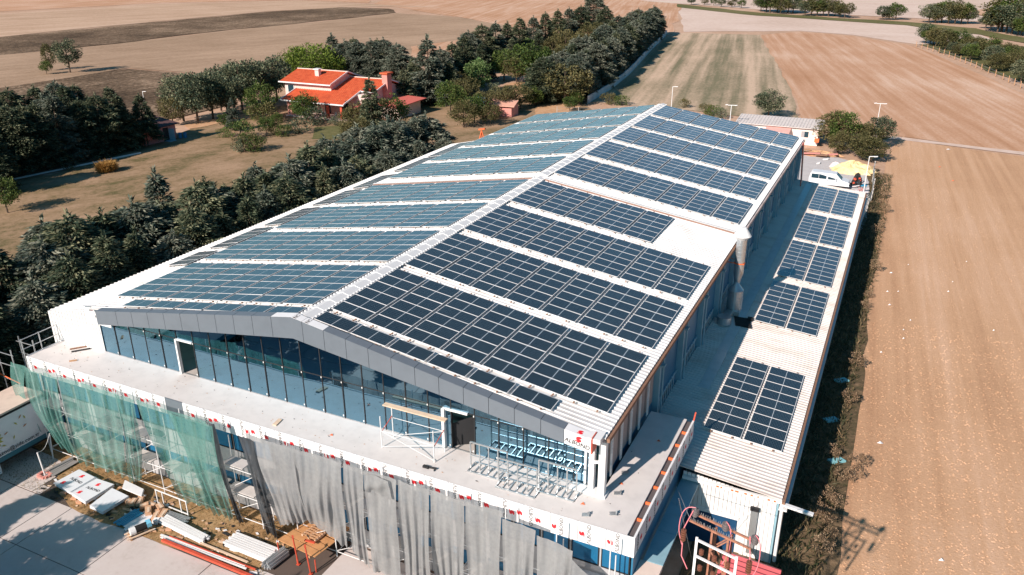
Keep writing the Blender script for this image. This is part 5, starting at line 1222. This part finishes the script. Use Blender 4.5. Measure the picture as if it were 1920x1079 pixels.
def lib(kind):
    if kind in LIB: return LIB[kind]
    out = []
    if kind == 'cedar':
        for s in range(4): out.append((trunk_mesh(9, .2, s, 6, .25), conifer_crown(9.0, 2.9, f_dark, 100+s, 200, 'col' if s == 3 else 'cone'), 9.))
    if kind == 'bluecedar':
        for s in range(3): out.append((trunk_mesh(9, .2, s+9, 6, .25), conifer_crown(9.0, 3.0, f_blue, 120+s, 185, 'col' if s != 1 else 'cone', leafL=.36), 9.))
    if kind == 'spire':
        out.append((trunk_mesh(9, .16, 31, 4, .2), conifer_crown(9.2, 2.1, f_dark, 131, 170, 'cone', leafL=.4), 9.))
        out.append((trunk_mesh(9, .16, 32, 4, .2), conifer_crown(9.2, 2.2, f_blue, 132, 150, 'cone', leafL=.42), 9.))
    if kind == 'pine':
        for s in range(2): out.append((trunk_mesh(8, .2, s+40, 6, .35), broad_crown(8.5, 3.2, f_dark, 140+s, 60, 80, .6, 1., .34, .22), 8.5))
    if kind == 'umbrella':
        out.append((trunk_mesh(7, .3, 50, 9, .6), broad_crown(8.5, 6.2, f_bright2, 150, 120, 90, .62, .9, .42, .32), 8.5))
    if kind == 'broad':
        for s in range(3): out.append((trunk_mesh(5, .13, s+60, 7, .5), broad_crown(5.5, 2.3, f_green, 160+s, 44, 70, .6, 1., .27, .2), 5.5))
    if kind == 'olive':
        for s in range(3): out.append((trunk_mesh(4.5, .12, s+70, 7, .5), broad_crown(5, 2.2, f_olive, 170+s, 44, 66, .58, 1., .25, .14), 5.))
    if kind == 'bright':
        out.append((trunk_mesh(6.5, .12, 80, 6, .35), broad_crown(7, 2.3, f_bright, 180, 54, 60, .58, 1., .34, .16), 7.))
    if kind == 'bush':
        for s in range(3): out.append((trunk_mesh(1.2, .06, s+90, 6, .9), broad_crown(1.8, 1.3, (f_green, f_dark, f_olive)[s], 190+s, 24, 46, .5, 1., .17, .02), 1.8))
    if kind == 'weed':
        out.append((trunk_mesh(1.4, .03, 97, 8, .9, f_dry), broad_crown(1.7, .8, f_dry, 197, 16, 26, .6, 1., .14, .1), 1.7))
    if kind == 'gold':
        out.append((None, 'gold', 1.6))
    LIB[kind] = out; return out
f_bright2 = foliage('yellow_green_pine', [(.25, (.04, .075, .012)), (.5, (.10, .15, .02)), (.8, (.20, .26, .045))])
NT = [0]
def tree(name, kind, x, y, h, label, cat='tree', group=None, v=None, wide=1.):
    L = lib(kind); v = NT[0] % len(L) if v is None else v; NT[0] += 1; tm, cm, h0 = L[v]
    t_ = thing(name, (x, y, GZ+.03), label, cat, group); s = h/h0; t_.scale = (s*wide, s*wide, s); t_.rotation_euler.z = rng.uniform(0, 6.283)
    link('trunk', tm, t_); link('crown', cm, t_); return t_
def nth(k): 
    return ['first', 'second', 'third', 'fourth', 'fifth', 'sixth', 'seventh', 'eighth', 'ninth', 'tenth', 'eleventh', 'twelfth', 'thirteenth', 'fourteenth', 'fifteenth', 'sixteenth', 'seventeenth', 'eighteenth', 'nineteenth', 'twentieth', 'twenty-first', 'twenty-second', 'twenty-third', 'twenty-fourth', 'twenty-fifth', 'twenty-sixth', 'twenty-seventh', 'twenty-eighth', 'twenty-ninth', 'thirtieth', 'thirty-first', 'thirty-second', 'thirty-third', 'thirty-fourth', 'thirty-fifth', 'thirty-sixth', 'thirty-seventh', 'thirty-eighth', 'thirty-ninth', 'fortieth', 'forty-first', 'forty-second', 'forty-third'][k]
# row A: dense conifer belt between lawn and hall (two staggered lines)
y = -5.5; k = 0
while y < 57:
    h = 8.3+rng.uniform(-.8, 1.2) - (1.0 if y > 40 else 0); kd = 'bluecedar' if (k % 4 == 2 or 44 < y) else 'cedar'
    tree('conifer', kd, -25.4+rng.uniform(-.5, .4), y, h*1.05, '%s conifer from the front in the belt line closest to the left lean-to' % nth(k), 'conifer', 'inner line of conifers along the hall', wide=1.0); y += 2.9+rng.uniform(-.3, .4); k += 1
y = -8.; k = 0
while y < 60:
    h = 9.6+rng.uniform(-.9, 1.3); kd = ['cedar', 'bluecedar', 'cedar', 'cedar', 'bluecedar', 'cedar'][k % 6]
    if y > 42: kd = 'bluecedar'
    tree('conifer', kd, -29.6+rng.uniform(-1, .7), y, h, '%s conifer from the front in the middle line of the belt' % nth(k), 'conifer', 'middle line of conifers in the belt', wide=1.2); y += 3.0+rng.uniform(-.3, .5); k += 1
for k, (x, y, h, kd, lab) in enumerate([(-34, -2, 8.6, 'bluecedar', 'pale blue-green conifer at the near left of the conifer belt'), (-35.5, 3, 7.6, 'cedar', 'dark conifer standing out towards the lawn at the left edge'), (-34.0, 8, 9.6, 'bluecedar', 'tallest silvery conifer beside the sunlit lawn'), (-33.5, 14, 7.8, 'cedar', 'conifer stepping onto the lawn behind the silvery one'), (-36.5, 21.5, 9.8, 'spire', 'slender pointed spruce rising above the belt against the lawn'), (-33.5, 27, 7.8, 'cedar', 'conifer right of the pointed spruce'), (-38, -4, 8, 'cedar', 'dark conifer at the left picture edge behind the scaffold'), (-41, 1, 7.4, 'spire', 'small spruce at the left edge by the lawn')]):
    tree('conifer', kd, x, y, h, lab, 'conifer', v=(1 if kd == 'spire' and k == 4 else None))
y = 12.; k = 0
while y < 62:
    if not 19 < y < 24.5:
        tree('conifer', ['cedar', 'cedar', 'bluecedar'][k % 3] if y < 40 else 'bluecedar', -33.2+rng.uniform(-.9, .8), y, 8.2+rng.uniform(-1.2, 1.6), '%s conifer from the front in the uneven outermost line, its shadow falling on the lawn' % nth(k), 'conifer', 'outermost conifers of the belt', wide=1.2); k += 1
    y += 3.2+rng.uniform(-.3, .6)
# back-left hedge block
k = 0
for row, (x0, dx_) in enumerate(((-85.5, .07), (-90.5, .07), (-96, .07))):
    y = 30+row*2
    while y < 62-row*1.5:
        tree('conifer', 'cedar' if (k % 5) else 'bluecedar', x0+rng.uniform(-.7, .7)+(y-46)*.05, y, 9.2+rng.uniform(-1, 1.0)-(.9 if y > 56 else 0), '%s conifer from the left in the %s line of the dark hedge behind the lawn' % (nth(int((y-30-row*2)/3.5+.01)), ['front', 'middle', 'rear'][row]), 'conifer', '%s line of the dark hedge' % ['front', 'middle', 'rear'][row], wide=1.15); y += 3.5; k += 1
tree('conifer', 'cedar', -80, 33, 8.5, 'isolated dark conifer at the left picture edge in front of the hedge', 'conifer')
MB().bar((-84.5, 38, GZ+.15), (-81, 57, GZ+.15), .25, .2).build('kerb', white, None, loc=(-83, 47, GZ)); tag(bpy.data.objects['kerb'], 'low white kerb line in front of the dark hedge', 'kerb')
# trees between hedge and house
tl = [(345, 228, 9, 'pine'), (372, 232, 9.6, 'pine'), (400, 224, 9, 'pine'), (428, 222, 8.4, 'pine'), (455, 208, 10, 'pine'), (480, 204, 9.5, 'pine'), (505, 200, 10, 'pine'), (325, 236, 5.2, 'olive'), (495, 225, 6.8, 'broad'), (440, 200, 9, 'pine'), (415, 208, 8.8, 'pine'), (520, 190, 9.5, 'pine')]
for k, (u, v, h, kd) in enumerate(tl):
    x, y, _ = at(u, v); tree('pine_tree', kd, x, y, h, ['pine with round crown just right of the pink shed', 'tall round pine second from the pink shed', 'round pine in the middle of the grove', 'lower pine at the orange clearing', 'broad pine left of the villa', 'dark pine next to the villa corner', 'tallest pine beside the villa roof', 'small olive-coloured tree behind the pink shed', 'lighter leafy tree before the villa pines', 'rear pine behind the broad one', 'rear pine between the round ones', 'dark pine touching the villa wall'][k], 'tree')
x, y, _ = at(566, 176); tree('umbrella_pine', 'umbrella', x-3, y+8, 9.0, 'broad yellow-green umbrella pine behind the villa roof')
# belt behind the house and up the hill
bl = [(628, 150, 10, 'spire'), (652, 158, 9.5, 'bluecedar'), (676, 160, 9.5, 'bluecedar'), (700, 162, 10, 'bluecedar'), (724, 160, 10, 'bluecedar'), (748, 166, 9.5, 'bluecedar'), (668, 146, 9, 'cedar'), (712, 148, 9, 'cedar'), (806, 196, 12.5, 'spire'), (780, 190, 8.5, 'cedar'), (828, 180, 9.5, 'bluecedar'), (850, 172, 10, 'cedar'), (872, 164, 11, 'cedar'), (880, 140, 10, 'bluecedar'), (905, 132, 11, 'cedar'), (930, 126, 11, 'bluecedar'), (952, 120, 10.5, 'cedar'), (975, 112, 11, 'cedar'), (1000, 104, 10.5, 'bluecedar'), (1022, 98, 11, 'cedar'), (1045, 90, 11, 'cedar'), (1066, 84, 11, 'bluecedar'), (1088, 78, 11, 'cedar'), (960, 135, 8, 'cedar'), (1010, 120, 8, 'cedar'), (1112, 56, 12.5, 'bluecedar'), (1134, 64, 9, 'cedar'), (905, 152, 8.5, 'cedar'), (845, 192, 8, 'cedar'), (760, 205, 7.5, 'cedar')]
for k, (u, v, h, kd) in enumerate(bl):
    x, y, _ = at(u, v); tree('conifer', kd, x, y, h, '%s conifer from the villa in the belt climbing away behind the garden' % nth(k), 'conifer', 'belt of conifers behind the garden', wide=1.25)
# row C by the boundary wall
k = 0
for side in (0, 1):
    t_ = 0.
    while t_ < 1:
        seg = t_*(len(P_)-1 if False else 6); i = min(5, int(seg)); a = Vector((-32.6, 127.5)); 
        WP = [(-32.6, 127.5), (-34.6, 149), (-37.8, 171), (-42.5, 196), (-47.5, 222), (-52, 248), (-56.4, 272)]
        p = Vector(WP[i]).lerp(Vector(WP[i+1]), seg-i); x = p.x-(3.4+5.6*side)+rng.uniform(-.6, .6); y = p.y-4+rng.uniform(-1, 1)
        if k == 0: kd = 'olive'
        else: kd = 'bluecedar' if k % 3 else 'cedar'
        tree('conifer' if k else 'dry_tree', kd, x, y, (9.2 if k else 8.0)+rng.uniform(-.6, .9), 'greyish half-dry tree at the near end of the row beside the wall' if k == 0 else '%s conifer from the near end in the %s row beside the boundary wall' % (nth(int(t_*26)), ['wall-side', 'garden-side'][side]), 'conifer' if k else 'tree', None if k == 0 else ['wall-side', 'garden-side'][side]+' conifers along the boundary wall', wide=1.3); k += 1
        t_ += .043 if side == 0 else .06
# garden trees in the middle
ml = [(945, 152, 7.5, 'broad'), (968, 156, 6, 'olive'), (990, 158, 9.5, 'broad'), (1030, 164, 6.5, 'olive'), (1012, 158, 8, 'broad'), (1055, 140, 7, 'olive'), (1035, 120, 7, 'olive'), (1070, 130, 7, 'olive'), (1085, 110, 7, 'olive'), (1100, 95, 8, 'olive'), (1060, 105, 8, 'olive'), (1120, 84, 7, 'olive'), (897, 176, 7.5, 'bright'), (990, 186, 3.4, 'broad'), (1010, 190, 3.2, 'broad'), (1030, 186, 3.0, 'broad'), (870, 200, 6, 'olive'), (905, 222, 5, 'olive'), (930, 215, 5, 'olive'), (890, 232, 5, 'broad'), (950, 210, 5, 'olive'), (975, 205, 5, 'olive'), (920, 236, 4, 'olive'), (1000, 202, 4, 'broad'), (860, 180, 5, 'olive'), (845, 215, 6, 'broad'), (870, 240, 5, 'olive'), (1068, 210, 3, 'broad'), (1080, 200, 3, 'broad'), (1140, 196, 2.2, 'bush'), (1165, 198, 2.0, 'bush'), (925, 178, 2.4, 'bush')]
for k, (u, v, h, kd) in enumerate(ml):
    x, y, _ = at(u, v)
    lab = {12: 'bright green poplar-like tree beside the blue sheeted hut', 2: 'tall conical olive-green tree behind the orange clearing', 31: 'small green bush at the left of the orange clearing', 0: 'dark leafy tree left of the conical one', 3: 'small tree with a pale trunk right of the clearing', 27: 'green shrub by the yard fence behind the ridge'}.get(k)
    if not lab: lab = '%s garden tree, counted from top left, in the grove beyond the hall' % nth(k)
    tree('garden_tree' if kd != 'bush' else 'garden_bush', kd, x, y, h, lab, 'tree' if kd != 'bush' else 'bush', wide=1.1)
# lawn and garden shrubs
sl = [(440, 246, 5.2, 'spire', 'small blue-green spruce on the dry lawn'), (452, 262, 3.2, 'bush', 'wide dark shrub on the lawn below the small spruce'), (500, 256, 3.2, 'broad', 'small round fruit tree on the lawn'), (518, 254, 2.0, 'bush', 'low green shrub right of the round fruit tree'), (532, 256, 2.0, 'bush', 'narrow shrub beside the fruit tree'), (562, 250, 2.6, 'bush', 'dark rounded shrub before the villa garden'), (470, 284, 2.6, 'bush', 'dark bush at the near edge of the garden beds'), (480, 284, 2.4, 'bush', 'leafy bush beside the orange flower bed'), (455, 286, 2.2, 'bush', 'leftmost bush of the flower bed group'), (495, 232, 3.6, 'bush', 'large dark bush in front of the grove'), (480, 226, 2.4, 'bush', 'olive bush left of the large dark bush'), (521, 240, 2.6, 'broad', 'thin young tree left of the villa'), (422, 240, 2.6, 'broad', 'thin sapling on the lawn edge'), (420, 258, 1.6, 'bush', 'tiny shrub on the open lawn'), (590, 235, 3.2, 'bush', 'dark bush in front of the villa porch'), (575, 232, 5.5, 'broad', 'orange-tinged tree at the left of the porch'), (565, 226, 4.6, 'broad', 'leafy tree against the villa wall'), (628, 236, 1.6, 'bush', 'small round bush on the garden terrace'), (652, 226, 3.4, 'spire', 'clipped cypress at the right of the porch'), (700, 262, 9.5, 'spire', 'tall spruce in front of the right villa gable'), (690, 250, 6, 'olive', 'olive-green tree left of the tall spruce'), (715, 252, 6, 'olive', 'olive-green tree right of the tall spruce'), (660, 252, 4.5, 'olive', 'olive shrub below the clipped cypress'), (670, 275, 5, 'olive', 'olive-green tree below the garden terrace'), (740, 245, 6, 'broad', 'leafy tree under the flat red roof'), (15, 400, 4.5, 'broad', 'small tree at the left picture edge on the lawn')]
for u, v, h, kd, lab in sl:
    x, y, _ = at(u, v); tree({'spire': 'spruce', 'bush': 'shrub', 'broad': 'garden_tree', 'olive': 'garden_tree'}[kd], kd, x, y, h, lab, {'spire': 'conifer', 'bush': 'bush', 'broad': 'tree', 'olive': 'tree'}[kd], v=(1 if lab.startswith('small blue') else 0 if kd == 'spire' else None))
# golden pampas tuft
g = np.random.default_rng(5); n = 1500; a = g.uniform(0, 6.28, n); rr = g.uniform(0, .75, n); P0 = np.stack([rr*np.cos(a), rr*np.sin(a), g.uniform(0, .9, n)], 1); D0 = unit(np.stack([np.cos(a)*g.uniform(.2, 1.2, n), np.sin(a)*g.uniform(.2, 1.2, n), g.uniform(.3, 1.2, n)], 1))
me = leaf_mesh('grass_tuft', P0, D0, g.uniform(.4, .9, n), .06, f_gold)
for k, (u, v, lab) in enumerate([(197, 324, 'golden dry grass tuft on the lawn, left of its neighbour'), (206, 322, 'golden dry grass tuft on the lawn, right of its neighbour')]):
    o = link('grass_tuft', me, None, at(u, v)); o.scale = (1.2, 1.2, 1.15); tag(o, lab, 'grass tuft', 'golden grass tufts')
# lone tree on the left field
x, y, _ = at(132, 137); tree('conifer', 'pine', x, y, 8.6, 'lone dark conifer casting a long shadow on the far left field', 'tree', wide=.95, v=0)
x, y, _ = at(96, 133); tree('conifer', 'olive', x, y, 7, 'thin grey tree left of the lone dark conifer', 'tree', wide=.6)
x, y, _ = at(88, 140); tree('shrub', 'broad', x, y, 3.5, 'small shrub below the thin grey tree', 'bush')
# bushes behind the hall on the right
rb = [(1440, 222, 5.4, 'pine', 'round dark green tree behind the cream outbuilding', 1.3), (1322, 214, 1.9, 'bush', 'low bush left of the two-armed lamp post', 1), (1338, 218, 2.0, 'bush', 'low yellowish bush under the two-armed lamp post', 1), (1352, 222, 1.8, 'bush', 'low bush right of the two-armed lamp post', 1), (1283, 202, 1.7, 'bush', 'tiny bush behind the far ridge end', 1), (1430, 256, 2.6, 'broad', 'small leafy tree before the outbuilding wall', 1.2), (1468, 262, 2.6, 'broad', 'green shrub right of the outbuilding awning', 1.2), (1556, 276, 5.8, 'olive', 'tall olive bush at the corner of the outbuilding', 1.0), (1578, 280, 6.0, 'broad', 'taller bush second from the outbuilding', 1.0), (1600, 282, 4.4, 'olive', 'lower olive bush in the middle of the clump', 1.1), (1570, 290, 3.6, 'olive', 'front left bush of the clump', 1.1), (1645, 276, 5.0, 'pine', 'dark spreading bush on the right of the clump', 1.2), (1625, 280, 4.2, 'olive', 'bush between the dark one and the olive ones', 1.1), (1632, 304, 3.6, 'olive', 'rounded olive bush nearest the field', 1.4), (1615, 300, 4., 'olive', 'rounded bush behind the yellow tarpaulin', 1.2)]
for u, v, h, kd, lab, wd in rb:
    x, y, _ = at(u, v); tree('bush', kd, x, y, h, lab, 'bush', wide=wd)
# thicket on the right and tree line at the top right
for k in range(42):
    t_ = (k+rng.uniform(0, .9))/42; u = 1738+t_*190; v0 = 84+t_*84; v = v0-rng.uniform(2, 44)*(.25+.9*t_); x, y, _ = at(u, v)
    kd = ['olive', 'broad', 'pine', 'olive'][k % 4]; tree('bush', kd, x, y, rng.uniform(3.4, 6), '%s bush in the dense thicket behind the post fence' % nth(k), 'bush', 'thicket behind the post fence', wide=1.2)
x, y, _ = at(1735, 82); tree('bush', 'pine', x, y, 6.5, 'dark round bush at the left tip of the thicket', 'bush', wide=1.2)
k = 0
for (u0, v0, u1, v1, n, h0) in [(1290, 8, 1400, 16, 6, 4.5), (1420, 22, 1490, 27, 7, 9.5), (1505, 29, 1590, 33, 8, 7.5), (1648, 38, 1685, 38, 3, 6), (1735, 42, 1820, 46, 7, 8), (1842, 52, 1862, 54, 2, 5), (1865, 60, 1900, 64, 4, 12), (1905, 66, 1925, 68, 3, 7)]:
    for q in range(n):
        u = u0+(u1-u0)*(q+.5)/n; v = v0+(v1-v0)*(q+.5)/n; x, y, _ = at(u, v); kd = ['pine', 'olive', 'broad'][q % 3]
        tree('distant_tree', kd, x, y+rng.uniform(-4, 4), h0*rng.uniform(.8, 1.15), '%s tree from the left in the scattered line across the top right' % nth(k), 'tree', 'tree line across the top right', wide=1.35); k += 1
# low green verge below that line
sheet('verge', ragged(px((1270, 8), (1420, 24), (1560, 34), (1700, 42), (1830, 54), (1925, 72), (1925, 82), (1840, 66), (1700, 48), (1560, 39), (1420, 30), (1270, 14)), 10, 1.4, 30), lawng, .12)
sheet('thicket_floor', ragged(px((1722, 84), (1800, 78), (1925, 88), (1925, 160), (1870, 140), (1800, 110)), 6, 1., 31), soil('thicket_soil', [(.2, (.05, .06, .025)), (.5, (.12, .12, .05)), (.8, (.30, .20, .10))]), .05)
# off-frame trees whose shadows fall across the yard
for x, y, h, lab in ((-13.9, -21.5, 9.5, 'tall conifer standing in the yard in front of the building, left of the camera'), (-19, -21, 9, 'conifer in the yard beside the truck tail'), (-2.0, -21.5, 8.6, 'conifer in the yard in front of the timber platform'), (-8, -26, 9, 'conifer further out in the front yard')):
    tree('conifer', 'cedar', x, y, h, lab, 'conifer')
# dry weeds in the shade strip, and the brush as ground cover
wl_ = [(1605, 880), (1600, 905), (1568, 950), (1552, 940), (1545, 985), (1556, 1010), (1540, 1040), (1530, 965), (1575, 905), (1640, 510), (1626, 560), (1622, 580), (1605, 690), (1590, 760), (1560, 860), (1660, 400), (1650, 430), (1648, 385), (1655, 372), (1640, 440)]
for k, (u, v) in enumerate(wl_):
    x, y, _ = at(u, v); tree('dry_weed', 'weed', x, y, rng.uniform(.7, 1.3), '%s tall dry weed from the front in the strip between shed and field' % nth(k), 'weed', 'dry weeds beside the shed')
n = 9000; X = 24.1+2.3*rng.uniform(0, 1, n)**1.3; Y = rng.uniform(-4, 92, n); Z = np.full(n, GZ+.04); D0 = unit(np.stack([rng.normal(size=n)*.6, rng.normal(size=n)*.6, rng.uniform(.3, 1.2, n)], 1))
o = link('weeds', leaf_mesh('weeds', np.stack([X, Y, Z], 1), D0, rng.uniform(.15, .6, n), .07, foliage('strip_weeds', [(.3, (.03, .04, .015)), (.55, (.09, .08, .04)), (.85, (.30, .20, .11))]))); o['kind'] = 'stuff'
n = 7000; X = rng.uniform(-22, .5, n); Y = rng.uniform(-7.7, -3.4, n); D0 = unit(np.stack([rng.normal(size=n)*.7, rng.normal(size=n)*.7, rng.uniform(.3, 1.2, n)], 1))
o = link('grass', leaf_mesh('grass', np.stack([X, Y, np.full(n, GZ+.05)], 1), D0, rng.uniform(.04, .16, n), .03, foliage('yard_grass', [(.3, (.07, .07, .02)), (.55, (.17, .14, .05)), (.85, (.40, .27, .12))]))); o['kind'] = 'stuff'
# clods and stones on the ploughed field
def clods(name, n, xr, yr, s, mat, fall=1.):
    X = rng.uniform(*xr, n); Y = yr[0]+(yr[1]-yr[0])*rng.uniform(0, 1, n)**fall; S_ = s*rng.uniform(.4, 1.5, n)
    base = np.array([(-1,-1,0), (1,-.8,0), (.9,1,0), (-1,.8,0), (.1,-.1,1.)]); V = base[None]*S_[:, None, None]*np.array([1, 1, .8]); ang = rng.uniform(0, 6.28, n); ca, sa = np.cos(ang)[:, None], np.sin(ang)[:, None]
    V = np.stack([V[:,:,0]*ca-V[:,:,1]*sa+X[:,None], V[:,:,0]*sa+V[:,:,1]*ca+Y[:,None], V[:,:,2]+GZ+.0], 2).reshape(-1, 3)
    F = (np.array([(0,1,4),(1,2,4),(2,3,4),(3,0,4)])[None]+5*np.arange(n)[:,None,None]).reshape(-1, 3); me = bpy.data.meshes.new(name); me.from_pydata(V.tolist(), [], F.tolist()); me.materials.append(mat); o = link(name, me); o['kind'] = 'stuff'; return o
clods('soil_clods', 11000, (26.6, 60), (0, 115), .032, fieldR, 1.6)
clods('soil_clods', 3500, (26, 38), (4, 40), .045, fieldR, 1.2)
# litter
for k, (u, v, s) in enumerate([(1650, 832, .28), (1765, 1052, .22), (1671, 513, .25), (1664, 548, .18), (1684, 548, .12), (1668, 573, .2), (1778, 548, .16), (1812, 492, .1), (1707, 602, .12), (1694, 636, .14), (1694, 620, .1), (1652, 662, .14), (1863, 621, .14), (1703, 498, .1), (1786, 530, .09), (1778, 281, .5), (1762, 314, .3), (1787, 340, .3)]):
    x, y, _ = at(u, v); s *= .7; b = MB(); b.add([(x-s, y-.3*s, GZ+.02), (x+.4*s, y-.6*s, GZ+.08), (x+s, y+.2*s, GZ+.03), (x, y+.7*s, GZ+.12), (x-.1*s, y, GZ+.16)], [(0,1,4), (1,2,4), (2,3,4), (3,0,4)])
    tag(b.build('litter', film if k < 16 else orangep, loc=(x, y, GZ)), {0: 'white plastic scrap nearest the camera on the ploughed field', 1: 'pale stone-like scrap at the bottom right of the field', 15: 'white scrap on the pale path', 16: 'orange patch of plastic near the path', 17: 'small orange scrap below the path'}.get(k, '%s white scrap down the field beside the shed shadow' % nth(k)), 'litter', 'litter on the field')
for k, (u, v) in enumerate([(1558, 790), (1568, 867), (1577, 716)]):
    x, y, _ = at(u, v); tag(MB().obox((x, y, GZ+.12), (.35, .3, 0), (-.2, .15, 0), (0, 0, .06)).build('plastic_bag', plain('teal_bag', (.25, .55, .60), .6), loc=(x, y, GZ)), ['teal plastic bag in the shade strip, middle of three', 'teal plastic bag in the shade strip, nearest the camera', 'teal plastic bag in the shade strip, furthest of three'][k], 'bag', 'plastic bags in the shade')

n = 170; X = rng.uniform(-20.5, 18.0, n); Y = np.where(X > 16.5, rng.uniform(-3.3, 6.5, n), rng.uniform(-3.3, -1.1, n)); b = MB()
for x, y in zip(X, Y):
    q = rng.uniform(.008, .022); a = rng.uniform(0, 3.1); b.obox((x, y, ZT+.008), (q*math.cos(a)*rng.uniform(.6, 3), q*math.sin(a), 0), (-q*math.sin(a), q*math.cos(a), 0), (0, 0, .006), int(rng.uniform(0, 3)))
tag(b.build('building_dust', [conc, dark, wood], loc=(0, -2, ZT)), 'small crumbs and dust scattered over the terrace', 'debris', kind='stuff')
n = 260; X = rng.uniform(-16.5, .2, n); Y = rng.uniform(-7.6, -4.9, n); b = MB()
for x, y in zip(X, Y):
    q = rng.uniform(.02, .09); a = rng.uniform(0, 3.1); b.obox((x, y, GZ+.08+q*.2), (q*math.cos(a)*rng.uniform(.8, 3.5), q*math.sin(a), 0), (-q*math.sin(a), q*math.cos(a), 0), (0, 0, q*.25), int(rng.uniform(0, 4)))
tag(b.build('yard_scraps', [woodl, card, film, dark], loc=(-8, -6, GZ)), 'small offcuts and scraps scattered over the soil strip', 'debris', kind='stuff')
